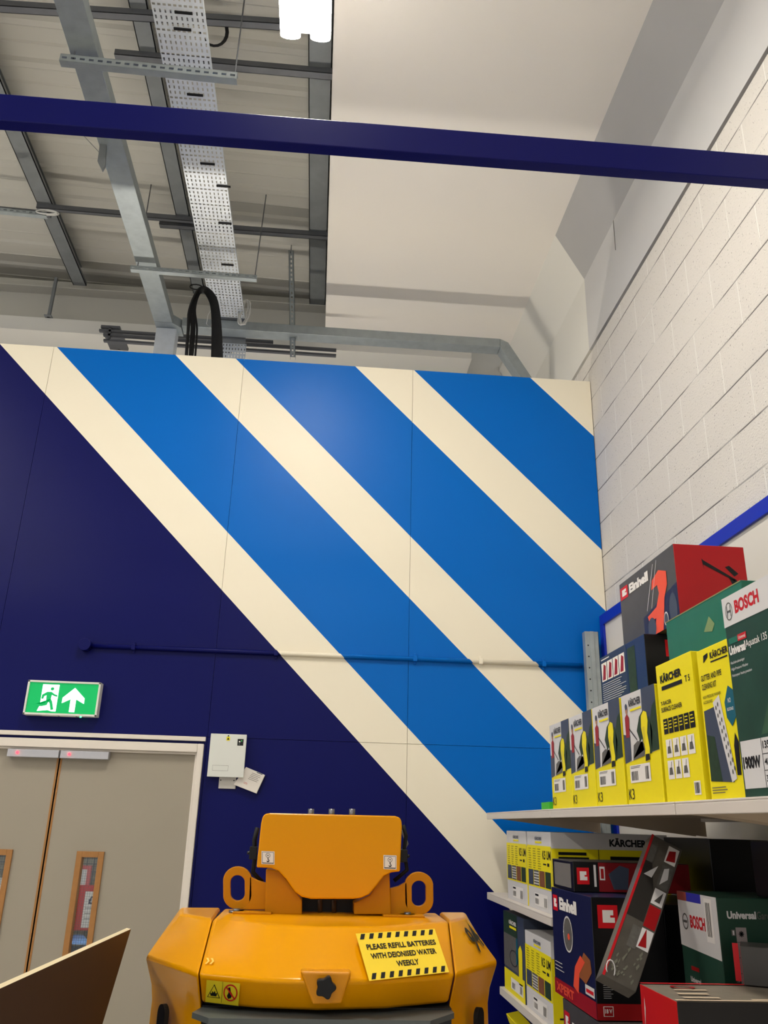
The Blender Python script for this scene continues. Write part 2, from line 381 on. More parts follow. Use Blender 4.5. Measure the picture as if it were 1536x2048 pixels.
# far strut bundle under the eaves beam
mb = MB()
for z, x0 in ((5.44, -2.03), (5.40, -1.99), (5.345, -1.98)): mb.box(x0, .0 if z < 5.43 else -.55, 6.30, 6.33, z, z+.02)
mb.box(-2.02, -1.86, 6.30, 6.66, 5.475, 5.50).box(-1.95, -1.93, 6.64, 6.66, 5.475, 5.60).box(-1.95, -1.93, 6.30, 6.33, 5.36, 5.48).box(-1.0, -.98, 6.31, 6.63, 5.44, 5.46).box(-1.0, -.98, 6.63, 6.65, 5.44, 5.60); mb.box(-1.0, -.9, 6.3, 6.36, 5.34, 5.47)
tag(mb.build('strut_bundle', strutm), 'bundle of dark steel struts just above the top of the striped wall', 'strut bundle')
tag(MB().box(-2.60, -2.575, 6.60, 6.625, 5.735, 6.16).box(-2.62, -2.555, 6.58, 6.64, 5.735, 5.745).build('hanger_rod', galvd), 'short grey hanger standing on the white eaves beam', 'hanger')
# dark cross struts under the purlins
def strut(a, b, w_, h_, label):
    mb = MB(); z = (a.z+b.z)/2
    y0a, y0b = a.y, b.y
    mb.hexa([(a.x, y0a, z), (b.x, y0b, z), (b.x, y0b+w_, z), (a.x, y0a+w_, z)], [(a.x, y0a, z+.004), (b.x, y0b, z+.004), (b.x, y0b+w_, z+.004), (a.x, y0a+w_, z+.004)])
    for o in (0, w_-.004):
        mb.hexa([(a.x, y0a+o, z), (b.x, y0b+o, z), (b.x, y0b+o+.004, z), (a.x, y0a+o+.004, z)], [(a.x, y0a+o, z+h_), (b.x, y0b+o, z+h_), (b.x, y0b+o+.004, z+h_), (a.x, y0a+o+.004, z+h_)])
    return tag(mb.build('strut_channel', strutm), label, 'strut', 'dark strut channels hung under the purlins')
ZS = 6.055
strut(at(228, 108, 2, ZS), at(668, 147, 2, ZS), .055, .045, 'dark strut channel crossing above the perforated tray, nearest the lamp')
strut(at(318, 448, 2, ZS), at(658, 473, 2, ZS), .05, .045, 'dark strut channel ending at the flat ceiling, above the bottom end of the tray')
strut(at(72, 415, 2, ZS), at(395, 443, 2, ZS), .035, .045, 'thin dark strut channel passing behind the steel trunking')
strut(at(-40, 8, 2, ZS), at(565, 47, 2, ZS), .05, .045, 'dark strut channel at the top left, nearest the picture edge')
strut(at(-60, 416, 2, ZS), at(100, 431, 2, ZS), .03, .045, 'short dark strut channel under the leftmost purlin')
# perforated hangers under tray and trunking
def perf_bar(a, b, face_h, label, grp, wires=()):
    """slotted angle from a to b, slots in the front face"""
    ax = (b-a).normalized(); L = (b-a).length; up = Vector((0, 0, 1)); nrm = Vector((0, 1, 0))
    if abs(ax.z) > .8: up = Vector((1, 0, 0))
    mb = MB(); n = max(3, int(L/.045)); st = L/n; h = face_h
    t = thing('slotted_hanger', label, 'hanger', a, grp)
    for i in range(n):
        s0, s1 = i*st, (i+1)*st; c = (s0+s1)/2; hw, hh = st*.27, h*.14
        O = [a+ax*s0, a+ax*s1, a+ax*s1+up*h, a+ax*s0+up*h]
        I = [a+ax*(c-hw)+up*(h/2-hh), a+ax*(c+hw)+up*(h/2-hh), a+ax*(c+hw)+up*(h/2+hh), a+ax*(c-hw)+up*(h/2+hh)]
        vs = O+I; mb.add(vs, [(0, 1, 5, 4), (1, 2, 6, 5), (2, 3, 7, 6), (3, 0, 4, 7)])
    mb.prism([a, b, b+up*.003, a+up*.003], nrm*.04)
    mb.prism([a+up*h, b+up*h, b+up*(h-.003), a+up*(h-.003)], nrm*.04)
    mb.build('channel', galv, t)
    for p, q in wires: MB().tube([p, q], .004, 6).build('hanging_wire', strutm, t)
    return t
g = 'slotted steel hangers'
a, b = at(118, 121, 1, 3.34), at(473, 158, 1, 3.36)
perf_bar(a, b, .05, 'slotted steel hanger bar across the tray above the navy beam', g, [(a+Vector((.06, .02, .04)), a+Vector((.08, .02, .75))), (b+Vector((-.015, .02, .04)), b+Vector((-.01, .02, .75)))])
a, b = at(260, 538, 1, 5.10), at(513, 558, 1, 5.12)
perf_bar(a, b, .034, 'slotted steel hanger bar across the lower end of the tray', g, [(a+Vector((.045, .02, .03)), a+Vector((.05, .02, .78))), (b+Vector((-.015, .02, .03)), b+Vector((.01, .02, .78)))])
a, b = at(580, 714, 1, 6.0), at(577, 500, 1, 6.0)
perf_bar(a, b, .045, 'upright slotted steel hanger left of the flat white ceiling', g, [(b+Vector((.02, .02, -.02)), b+Vector((.02, .02, .15)))])
a, b = at(-60, 416, 1, 5.2), at(92, 431, 1, 5.2)
perf_bar(a, b, .03, 'slotted bar at the left edge under the leftmost purlin', g, [])
# trunking
t = thing('cable_trunking', 'long galvanised steel cable trunking beside the perforated tray, turning along the far wall', 'cable trunking', (-1.4, 6, 5.3))
Z0, Z1 = 5.30, 5.38
MB().hexa([(-1.475, -1.4, Z0), (-1.33, -1.4, Z0), (-1.33, 5.88, Z0), (-1.475, 5.88, Z0)], [(-1.475, -1.4, Z1), (-1.33, -1.4, Z1), (-1.33, 5.88, Z1), (-1.475, 5.88, Z1)]).build('main_run', galv, t, bevel=.002)
MB().prism([(-1.475, 5.885, Z0), (-1.33, 5.885, Z0), (-1.27, 5.95, Z0), (-1.27, 6.08, Z0), (-1.475, 6.08, Z0)], (0, 0, .08)).build('corner_piece', galv, t, bevel=.002)
MB().box(-1.265, 1.36, 5.93, 6.05, 5.31, 5.39).build('cross_run', galv, t, bevel=.002)
MB().box(-1.47, -1.31, 5.96, 6.075, 4.3, 5.298).build('drop_piece', trayw, t, bevel=.002)
MB().prism([(1.362, 5.93, 5.31), (1.362, 5.93, 5.39), (1.43, 5.93, 5.36), (1.80-.04, 5.93, 4.80), (1.69, 5.93, 4.76)], (0, .12, 0)).build('angled_piece', galv, t, bevel=.002)
# small bracket hanging off the trunking
tag(MB().prism([at(200, 285, 1, 4.0), at(213, 280, 1, 4.0), at(210, 330, 1, 4.0), at(204, 340, 1, 4.0), at(195, 322, 1, 4.0)], (0, .02, 0)).tube([at(208, 315, 1, 4.0), at(166, 270, 1, 4.3)], .002, 5).build('loose_bracket', galvd), 'small loose bracket on a wire beside the trunking, just below the navy beam', 'bracket')
# perforated tray
def tray(t, nm, o, U, V, cols, rows, mat):
    """o corner; U across, V along (unit cell steps)"""
    mb = MB(); du, dv = U/cols, V/rows
    for j in range(rows):
        trans = j % 4 == 3
        for i in range(cols):
            p = o+du*i+dv*j; hu, hv = (.30, .17) if trans else (.15, .28)
            vs = [p, p+du, p+du+dv, p+dv, p+du*(.5-hu)+dv*(.5-hv), p+du*(.5+hu)+dv*(.5-hv), p+du*(.5+hu)+dv*(.5+hv), p+du*(.5-hu)+dv*(.5+hv)]
            mb.add(vs, [(0, 1, 5, 4), (1, 2, 6, 5), (2, 3, 7, 6), (3, 0, 4, 7)])
    n = U.cross(V).normalized()*.02
    if n.z < 0: n = -n
    for s_ in (o, o+U): mb.add([s_, s_+V, s_+V+n, s_+n], [(0, 1, 2, 3)])
    return mb.build(nm, mat, t)
t = thing('cable_tray', 'perforated steel cable tray running up to the navy beam and beyond', 'cable tray', (-.9, 5.9, 5.35))
tray(t, 'tray_run', Vector((-1.025, -.2, 5.40)), Vector((.265, 0, 0)), Vector((0, 6.1, 0)), 10, 168, trayw)
tray(t, 'tray_drop', Vector((-1.0, 6.10, 4.35)), Vector((.25, 0, 0)), Vector((0, 0, .93)), 10, 26, trayw)
MB().prism([(-1.02, 5.9, 5.40), (-1.02, 6.0, 5.385), (-1.02, 6.08, 5.33), (-1.02, 6.10, 5.28), (-1.02, 6.105, 5.28), (-1.02, 6.085, 5.335), (-1.02, 6.003, 5.39), (-1.02, 5.9, 5.405)], (.26, 0, 0)).build('tray_bend', galvd, t)
# stubs lying over tray slots: cable ties
for k, (x, y) in enumerate(((365, 59), (367, 26), (390, 190), (415, 328), (450, 447), (447, 373), (455, 620-90))):
    p = at(x, y, 2, 5.394); MB().box(p.x-.045, p.x+.045, p.y-.006, p.y+.006, 5.391, 5.399).build('cable_tie', blackr, t)
# black cable loop
t = thing('cable_coil', 'thick loop of black cables hanging at the lower end of the tray', 'cable coil', at(405, 700, 1, 5.3))
random.seed(3)
for k in range(9):
    ys = 5.24+.014*k; ph = random.uniform(-6, 6)
    xl, xr = 370+k*2.2+random.uniform(-1, 3), 444-k*2.5
    P = [at(xl, 715, 1, ys), at(xl+4, 660, 1, ys), at(378+k*1.5, 620, 1, ys), at(392+k*.6, 585+k*.8, 1, ys), at(405, 574+k*1.2, 1, ys), at(420-k, 580+k, 1, ys), at(434-k*1.5, 602+k, 1, ys), at(441-k*2, 650, 1, ys), at(xr, 715, 1, ys)]
    Q = []
    for i in range(len(P)-1):
        for s_ in range(4):
            p0, p1, p2, p3 = P[max(i-1, 0)], P[i], P[i+1], P[min(i+2, len(P)-1)]; u = s_/4
            Q.append(.5*((2*p1)+(p2-p0)*u+(2*p0-5*p1+4*p2-p3)*u*u+(3*p1-p0-3*p2+p3)*u**3))
    Q.append(P[-1]); MB().tube(Q, .0075, 8).build('cable', blackr, t)
P = [at(392, 574, 1, 5.3)+Vector((.045*math.cos(q/12*6.28), 0, .022*math.sin(q/12*6.28))) for q in range(12)]
MB().tube(P, .005, 8, closed=True).build('tie', blackr, t)
# white coil
t = thing('cable_coil', 'small coil of white cable tied beside the tray end', 'cable coil', at(490, 655, 1, 5.8))
wc = M('white cable', (206, 206, 202), .5)
random.seed(5)
for k in range(6):
    c = at(489+random.uniform(-3, 3), 625, 1, 5.80+.01*k)
    P = [c+Vector((.038*random.uniform(.7, 1.1)*math.cos(q/16*6.28)+.01*math.sin(q/16*6.28), 0, .12*math.sin(q/16*6.28)*random.uniform(.95, 1.03))) for q in range(16)]
    MB().tube(P, .004, 6, closed=True).build('cable', wc, t)
tag(MB().tube([at(427, 612, 1, 5.8), at(416, 630, 1, 5.8), at(413, 648, 1, 5.8), at(421, 655, 1, 5.8), at(426, 640, 1, 5.8)], .003, 6).build('loose_cable', wc), 'thin white cable end curling left of the tray end', 'cable')
# dark cable ring near lamp
t = thing('cable_coil', 'ring of dark cable hanging right of the tray at the top', 'cable coil', at(440, 60, 1, 3.9))
for k in range(3):
    c = at(428, 62, 1, 3.85+.02*k); P = [c+Vector(((.075+.006*k)*math.cos(q/20*6.28), -.05*math.sin(q/20*6.28), (.062+.004*k)*math.sin(q/20*6.28))) for q in range(20)]
    MB().tube(P, .006, 6, closed=True).build('cable', blackr, t)
# white rope tie on left purlin
t = MB()
for k in range(3):
    c = at(93, 424, 1, 5.19); P = [c+Vector((.075*math.cos(q/14*6.28), .02*k, .018*math.sin(q/14*6.28)+.012*k)) for q in range(14)]
    t.tube(P, .006, 6, closed=True)
tag(t.build('cable_loop', wc), 'small loop of white cable around the strut at the left edge', 'cable')
# lamp: two lit bars with round ends
lampe = M('lamp diffuser', (255, 248, 235), .4, emit=LAMP_W)
case0 = M('lamp housing', (200, 200, 200), .5)
def lamp(x, y1, length, label, zl=5.2):
    t = thing('ceiling_lamp', label, 'ceiling lamp', (x, y1-length/2, zl), 'twin ceiling lamps')
    for s_ in (-1, 1):
        xc = x+s_*.074
        pts = []
        for i in range(9):
            a_ = math.pi*i/8; pts.append((xc+.049*math.cos(a_), y1-.03+.018*math.sin(a_), zl))
        pts += [(xc-.049, y1-length, zl), (xc+.049, y1-length, zl)]
        MB().prism(pts, (0, 0, .014)).build('diffuser', lampe, t)
    MB().box(x-.125, x+.125, y1-length-.02, y1-.04, zl+.0145, zl+.07).build('housing', M('lamp housing', (200, 200, 200), .5), t)
    for yy in (y1-.2, y1-length+.2): MB().tube([(x, yy, zl+.07), (x, yy, roofz(x)-.02)], .004, 6).build('suspension', strutm, t)
    return t
lamp(-.235, 3.10, 1.35, 'lit twin-bar ceiling lamp at the top of the view')
lamp(-.235, -3.2, 1.35, 'twin-bar ceiling lamp further back above the aisle')
lamp(-4.2, 3.10, 1.35, 'twin-bar ceiling lamp over the left side of the store')
lamp(-4.2, -.6, 1.35, 'twin-bar ceiling lamp over the left rear of the store')
t = thing('added_far_light', 'added unseen long lamp on the far wall, below the top of the striped wall', 'lamp', (-1.5, 6.95, 2.4))  # added and unseen, brightens the eaves and haunch beyond the partition
MB().box(-3.4, .6, 6.90, 6.97, 2.40, 2.52).build('diffuser', M('far fill glow', (255, 246, 232), .4, emit=15), t)
MB().box(-3.4, .6, 6.97, 6.984, 2.38, 2.54).build('housing', case0, t)

# ------------------------------------------------------------------ things on the partition
# conduit
t = thing('conduit_pipe', 'painted conduit pipe running across the striped wall', 'conduit pipe', (-1.37, 4.97, 2.45))
z0, z1 = at(230, 1293, 1, D-.015).z, at(1159, 1331, 1, D-.015).z
MB().tube([(-1.34, D-.016, z0), (1.60, D-.016, z1)], .013, 14).build('pipe', stripe, t)
MB().tube([(-1.375, D-.052, z0), (-1.375, D, z0)], .036, 28).build('end_box', stripe, t, bevel=.002)
for x in (268, 553, 830, 960, 1085):
    p = at(x, 1300, 1, D).x; zz = z0+(z1-z0)*(p+1.34)/2.94
    MB().box(p-.012, p+.012, D-.031, D-.0005, zz-.017, zz+.017).box(p-.008, p+.008, D-.006, D-.0005, zz-.034, zz+.034).build('saddle_clip', stripe, t, bevel=.003)
# exit sign
x0, x1, za, zb_ = -1.652, -1.245, 2.083, 2.275
t = thing('exit_sign', 'lit green emergency exit sign with running figure and upward arrow', 'exit sign', (-1.45, 4.96, za))
yf = D-.06
case = M('sign casing', (214, 214, 206), .4)
mb = MB().box(x0, x1, yf+.006, D-.001, za, zb_); bw = .011
mb.box(x0, x0+bw, yf-.002, yf+.006, za, zb_).box(x1-bw, x1, yf-.002, yf+.006, za, zb_).box(x0, x1, yf-.002, yf+.006, za, za+bw).box(x0, x1, yf-.002, yf+.006, zb_-bw, zb_)
mb.build('casing', case, t, bevel=.0015)
ar = Art((x0+bw, yf+.006, za+bw), (x1-x0-2*bw, 0, 0), (0, 0, zb_-za-2*bw)); ar.rect(0, 0, 1, 1, grn); ar.done('green_panel', t, 'glowing green panel')
ar = Art((x0+bw, yf+.005, za+bw), (x1-x0-2*bw, 0, 0), (0, 0, zb_-za-2*bw))
ar.poly([(.19, .94), (.43, .94), (.43, .06), (.37, .06), (.31, .10), (.16, .06), (.19, .25)], exw)
ar.poly([(.62, .06), (.70, .06), (.70, .48), (.82, .34), (.82, .52), (.66, .86), (.50, .52), (.50, .34), (.62, .48)], exw)
# running figure in green over the white doorway
ar.ell(.335, .80, .026, .055, grn, 2)
ar.poly([(.27, .70), (.33, .70), (.385, .62), (.42, .60), (.425, .54), (.38, .56), (.34, .60), (.335, .47), (.36, .38), (.395, .12), (.355, .10), (.325, .33), (.28, .42), (.26, .33), (.21, .29), (.13, .29), (.12, .22), (.22, .22), (.29, .26), (.30, .34), (.27, .42), (.265, .58), (.235, .55), (.225, .46), (.195, .46), (.20, .60)], grn, 2)
ar.done('pictogram', t, 'white doorway, running figure and arrow')
MB().box(x0+.10, x0+.19, yf+.01, yf+.03, za-.004, za).box(x0+.20, x0+.29, yf+.01, yf+.03, za-.004, za).build('lower_clip', case, t)
MB().tube([(x0+.318, yf+.01, za-.006), (x0+.318, yf+.01, za)], .005, 10).build('indicator_light', M('green diode', (60, 255, 120), .4, emit=4), t)
# magnetic door locks
for xa_, xb_, xr, lab in ((19, 119, 37, 'grey door lock housing with red light, on the left door leaf'), (125, 219, 141, 'grey door lock housing with red light, on the right door leaf')):
    p, q = at(xa_, 1483, 1, D-.03), at(xb_, 1500, 1, D-.03)
    t = thing('door_lock', lab, 'door lock', ((p.x+q.x)/2, D-.02, 1.85), 'magnetic locks at the head of the doors')
    MB().box(p.x, q.x, D-.036, D+.011, 1.855, 1.896).build('housing', M('lock aluminium', (176, 176, 182), .4, .3), t, bevel=.002)
    r_ = at(xr, 1490, 1, D-.04).x
    MB().tube([(r_, D-.041, 1.877), (r_, D-.036, 1.877)], .007, 12).build('indicator_light', M('red diode', (255, 30, 40), .4, emit=6), t)
# alarm box
x0, x1, za, zb_ = -.594, -.395, 1.782, 2.012
t = thing('control_box', 'white metal control box on the navy wall beside the door', 'control box', (-.49, 4.97, za))
mb = MB().box(x0, x1, D-.045, D-.001, za, zb_).box(x0-.002, x1+.002, D-.052, D-.045, za-.002, zb_+.002)
mb.build('casing', M('control box white', (208, 210, 204), .4), t, bevel=.002)
ar = Art((x0, D-.052, za), (x1-x0, 0, 0), (0, 0, zb_-za))
ar.rect(.76, .74, .93, .90, black); ar.rect(.80, .82, .84, .85, white, 1); ar.rect(.86, .84, .89, .87, M('tiny green', (60, 190, 90), .5), 1); ar.rect(.80, .77, .83, .79, M('tiny grey', (120, 130, 120), .5), 1)
ar.rect(.44, .85, .54, .945, ky); ar.poly([(.455, .87), (.525, .87), (.49, .93)], black, 1); ar.ell(.49, .965, .02, .018, black)
ar.rect(.12, .135, .56, .14, kgrey); ar.rect(.12, .255, .56, .26, kgrey); ar.rect(.12, .135, .125, .26, kgrey); ar.rect(.555, .135, .56, .26, kgrey)
ar.done('front_markings', t)
p, q = at(440, 1544, 1, D), at(471, 1578, 1, D)
t = tag(MB().box(p.x, q.x, D-.012, D-.001, q.z, p.z).build('blank_plate', M('plate grey', (196, 192, 186), .4), bevel=.002), 'small square blank plate under the control box', 'wall plate')
ar = Art((p.x, D-.012, q.z), (q.x-p.x, 0, 0), (0, 0, p.z-q.z)); ar.ell(.1, .5, .04, .04, black); ar.ell(.88, .5, .04, .04, black); ar.done('screws', t)
c = [at(492, 1534, 1, D-.03), at(530, 1550, 1, D-.03), at(513, 1587, 1, D-.03), at(467, 1569, 1, D-.03)]
t = tag(MB().prism(c, (0, .025, 0)).build('notice_card', M('card white', (214, 208, 200), .5), bevel=.001), 'tilted white notice card under the control box', 'notice')
ar = Art(c[3], c[2]-c[3], c[0]-c[3]); ar.lines(.35, .45, .8, .85, 5, kgrey, 1, .25); ar.lines(.3, .2, .5, .3, 2, red, 1, .3); ar.rect(.5, .93, .75, .97, kdk, 1); ar.done('printed_text', t)

# ------------------------------------------------------------------ things seen through the door windows
Yb = 5.75
def panel(px0, py0, px1, py1, Y, mat, nm, lab, cat, th=.02, legs=True):
    p, q = at(px0, py0, 1, Y), at(px1, py1, 1, Y)
    z0_ = q.z
    t = tag(MB().box(p.x, q.x, Y, Y+th, z0_, p.z).build(nm, mat), lab, cat); return t, p, q
t = thing('added_doorway_light', 'added unseen lamp fixed above the double doors on the far side of the striped wall', 'lamp', (-1.43, 5.15, 2.3))  # added and unseen, brightens what shows through the door windows
MB().box(-2.1, -.8, 5.12, 5.20, 2.28, 2.33).build('diffuser', M('doorway fill glow', (255, 250, 240), .4, emit=14), t)
MB().box(-2.12, -.78, 5.101, 5.22, 2.331, 2.36).build('housing', case0, t)
t = thing('stock_cage', 'grey mesh stock cage standing behind the door windows', 'cage', (-1.8, 6.3, 0))
p, q = at(-30, 1650, 1, 6.3), at(212, 2048, 1, 6.3)
MB().box(p.x, q.x, 6.3, 6.34, 0, p.z+.05).build('back_board', M('stockroom wall', (140, 136, 124), .7, noise=.5, nscale=9), t)
mb = MB(); xq = p.x
while xq < q.x: mb.box(xq, xq+.006, 6.285, 6.29, 0, p.z); xq += .045
zq = .2
while zq < p.z: mb.box(p.x, q.x, 6.28, 6.286, zq, zq+.006); zq += .05
mb.build('wire_mesh', strutm, t)
t = thing('price_card', 'red bordered price card with pound sign behind the right door window', 'price card', at(183, 1858, 1, 6.255))
p, q = at(160, 1770, 1, 6.255), at(215, 1862, 1, 6.255)
MB().box(p.x, q.x, 6.255, 6.277, q.z, p.z).build('card', red, t)
ar = Art((p.x, 6.255, q.z), (q.x-p.x, 0, 0), (0, 0, p.z-q.z)); ar.rect(.2, .06, .9, .86, white); ar.text('£', .32, .58, .46, .76, einnavy, 2, .02); ar.lines(.25, .15, .5, .5, 3, kgrey, 2, .12); ar.done('printed_price', t)
t = thing('price_card', 'pale red bordered card higher up behind the right door window', 'price card', at(160, 1800, 1, 6.265))
p, q = at(130, 1730, 1, 6.265), at(175, 1797, 1, 6.265)
MB().box(p.x, q.x, 6.265, 6.279, q.z, p.z).build('card', M('faded red', (196, 88, 92), .5), t)
ar = Art((p.x, 6.265, q.z), (q.x-p.x, 0, 0), (0, 0, p.z-q.z)); ar.rect(.15, .13, .85, .88, kw); ar.lines(.2, .3, .8, .8, 5, kgrey, 2, .2); ar.done('printed_text', t)
p, q = at(125, 1858, 1, 6.20), at(215, 1990, 1, 6.20)
t = MB(); O = []; I = []
cx, cz = at(154, 1881, 1, 6.20).x, at(154, 1881, 1, 6.20).z
for i in range(24):
    a_ = 2*math.pi*i/24; ca, sa = math.cos(a_), math.sin(a_)
    k = 1/max(abs(ca), abs(sa))**.82
    I.append((cx+.032*ca*k, 6.20, cz+.032*sa*k)); O.append((min(max(cx+.3*ca*k, p.x), q.x), 5.5, min(max(cz+.9*sa*k, 0.02), p.z)))
t.ringplate(O, I, (0, .03, 0))
tag(t.build('plastic_crate', blue_lt), 'blue plastic crate side with hand hole behind the right door window', 'crate')
p, q = at(-20, 1755, 1, 6.265), at(16, 1800, 1, 6.265)
tag(MB().box(p.x, q.x, 6.265, 6.279, q.z, p.z).build('paper_sheet', white), 'white sheet behind the left door window', 'paper')
p, q = at(-20, 1805, 1, 6.22), at(10, 1850, 1, 6.22)
tag(MB().box(p.x, q.x, 6.22, 6.279, q.z, p.z).build('carton', ky), 'small yellow carton behind the left door window', 'box')

# ------------------------------------------------------------------ shelving on the right wall
ST, FX = 1.63, .97
t = thing('back_panel', 'white shelving back panel with blue top rail against the block wall', 'shelf back panel', (1.74, 3, 0))
MB().box(1.742, 1.755, -1.2, 4.93, 0, 2.80).build('board', M('panel white', (214, 208, 198), .5), t)
MB().box(1.728, 1.782, -1.2, 4.99, 2.745, 2.81).box(1.728, 1.742, 4.93, 4.99, 1.2, 2.745).build('rail', M('rail blue', (22, 44, 172), .35), t, bevel=.002)
# posts
def post(y, z1, lab):
    t = thing('shelf_post', lab, 'shelf post', (1.66, y, 0), 'galvanised shelving posts')
    mb = MB(); mb.box(1.60, 1.604, y, y+.05, 0, z1).box(1.604, 1.685, y, y+.004, 0, z1).box(1.604, 1.685, y+.046, y+.05, 0, z1).box(1.681, 1.685, y, y+.05, 0, z1)
    mb.box(1.63, 1.655, y-.006, y, 0, z1)
    mb.build('upright', galv, t, bevel=.001)
    mb = MB(); z = 1.72
    while z < z1-.03: mb.tube([(1.617, y-.0015, z), (1.617, y+.001, z)], .0045, 8); z += .068
    mb.build('slot_holes', black, t)
post(4.90, 2.69, 'galvanised shelving post with holes in the far right corner')
post(2.28, 1.60, 'galvanised shelving post in the dark under the near end of the top shelf')
def shelf(y0, y1, zt, fx, lab, grp, brackets=True):
    t = thing('shelf', lab, 'shelf', ((fx+1.6)/2, (y0+y1)/2, zt-.03), grp)
    MB().box(fx, 1.60, y0+.003, y1-.003, zt-.006, zt).box(fx, fx+.014, y0+.003, y1-.003, zt-.034, zt-.006).box(1.58, 1.60, y0+.003, y1-.003, zt-.034, zt-.006).build('board', shelfm, t, bevel=.002)
    if brackets:
        for y in (y0+.05, y1-.05):
            MB().prism([(fx+.06, y, zt-.008), (1.598, y, zt-.008), (1.598, y, zt-.09), (1.45, y, zt-.075), (fx+.06, y, zt-.03)], (0, .006, 0)).build('bracket', shelfu, t)
        for y in (y0+.4, y1-.4): MB().box(fx+.03, 1.57, y, y+.05, zt-.026, zt-.008).build('stiffener', shelfu, t)
    return t
gs = 'cream shelves of the wall rack'
shelf(3.55, 4.87, ST, FX, 'cream top shelf at the far corner', gs)
shelf(2.30, 3.55, ST, FX, 'cream top shelf under the row of yellow pressure washer boxes', gs)
shelf(1.0, 2.30, ST, FX, 'cream top shelf nearest the camera under the green carton', gs)
shelf(3.60, 4.90, 1.225, FX, 'cream middle shelf carrying two yellow and white cartons', gs)
shelf(3.60, 4.62, .82, FX, 'cream lower shelf behind the yellow machine', gs)
shelf(3.60, 4.62, .36, FX, 'lowest shelf at the far end, mostly out of view', gs)
deep = shelf(1.0, 3.58, .67, .855, 'deep low shelf carrying the red and black cartons', gs, False)
for y in (1.05, 2.2, 3.5): MB().box(.9, .94, y, y+.04, 0, .635).build('shelf_leg', shelfm, deep)

# ------------------------------------------------------------------ cartons
def carton(name, lab, x0, x1, y0, y1, z0, z1, mats, grp=None, ymat=None, xmat=None, tmat=None):
    """mats: body; returns thing with a body mesh and Art factories for the left (-X) and front (-Y) faces"""
    t = thing(name, lab, 'box', ((x0+x1)/2, (y0+y1)/2, z0), grp)
    bm = [mats, xmat or mats, ymat or mats, tmat or mats]
    v = [(x, y, z) for z in (z0, z1) for y in (y0, y1) for x in (x0, x1)]
    mb = MB(); mb.add(v, [(0, 2, 3, 1)], 0); o = 0
    mb.f += [[4, 5, 7, 6]]; mb.m += [3]; mb.s += [False]
    for f, m_ in (((0, 1, 5, 4), 2), ((2, 6, 7, 3), 0), ((0, 4, 6, 2), 1), ((1, 3, 7, 5), 0)): mb.f.append(list(f)); mb.m.append(m_); mb.s.append(False)
    mb.build('carton_body', bm, t, bevel=.002)
    L = Art((x0, y1, z0), (0, -(y1-y0), 0), (0, 0, z1-z0)); F = Art((x0, y0, z0), (x1-x0, 0, 0), (0, 0, z1-z0))
    return t, L, F
def elogo(a, u0, v0, u1, v1, L=1, bg=brand_red, fg=white):
    if bg: a.rect(u0, v0, u1, v1, bg, L)
    du, dv = u1-u0, v1-v0
    P = lambda x, y: (u0+x*du, v0+y*dv)
    a.poly([P(.24, .24), P(.84, .24), P(.84, .46), P(.62, .46), P(.62, .56), P(.78, .56), P(.78, .78), P(.24, .78)], fg, L+1)
# K3 row
Y4 = [(2.43, 2.735), (2.74, 3.035), (3.045, 3.32), (3.33, 3.61)]
labs = ['yellow pressure washer box nearest the camera in the row of four', 'yellow pressure washer box, second from the tall yellow carton', 'yellow pressure washer box, third from the tall yellow carton', 'yellow pressure washer box at the far left end of the row of four']
y0, y1 = 2.74, 3.032
t, L, F = carton('pressure_washer_box', labs[0], 1.0, 1.42, 2.441, 2.725, ST, ST+.338, ky, 'row of yellow pressure washer boxes on the top shelf')
L.poly([(0, .37), (1, .44), (1, 1), (0, 1)], kw, 0)
L.poly([(.60, .42), (1, .44), (1, 1), (.62, 1)], kdk, 1)
L.poly([(.0, .37), (.16, .385), (.14, .62), (0, .64)], kdk, 1)
L.poly([(.42, .40), (.8, .42), (.86, .60), (.80, .74), (.68, .72), (.62, .80), (.52, .76), (.42, .64), (.48, .56)], ktree, 2)
L.poly([(.80, .43), (1, .44), (1, .86), (.90, .82), (.82, .70)], ktree, 2)
L.poly([(.26, .39), (.62, .41), (.60, .53), (.42, .55), (.30, .52)], kgrey, 3)
L.poly([(.26, .40), (.56, .56), (.60, .46)], kw, 3)
# person print
L.poly([(.11, .39), (.20, .39), (.21, .62), (.12, .62)], kdk, 3)
L.poly([(.09, .60), (.20, .60), (.22, .78), (.16, .82), (.09, .79)], redf, 4); L.ell(.15, .86, .035, .045, skin, 4); L.ell(.15, .885, .035, .03, kdk, 5)
L.line((.20, .68), (.42, .56), .004, black, 5)
L.poly([(.60, .38), (.74, .385), (.76, .46), (.72, .60), (.76, .70), (.74, .78), (.66, .80), (.58, .76), (.56, .66), (.60, .55), (.63, .46)], ky, 4)
L.poly([(.62, .36), (.74, .37), (.74, .42), (.63, .42)], black, 5); L.rect(.60, .52, .66, .66, kyd, 5)
L.text('KÄRCHER', .24, .875, .60, .955, black, 5, .02); L.rect(.27, .83, .60, .85, ky, 5)
L.text('K3', .045, .045, .21, .14, black, 3, -.004)
L.done('printed_front', t)
B = Art((1.0, 2.725, ST), (0, -.284, 0), (0, 0, .338)); B.rect(.13, .19, .72, .345, white, 2); B.bars(.17, .21, .37, .29, 12, black, 3); B.bars(.58, .21, .68, .32, 7, black, 3); B.lines(.16, .31, .5, .335, 2, kgrey, 3, .4); B.done('barcode_label', t, 'white barcode label')
k3 = t
for i in (1, 2, 3):
    copy_thing(k3, (0, (Y4[i][0]+Y4[i][1])/2-2.583, 0), labs[i])
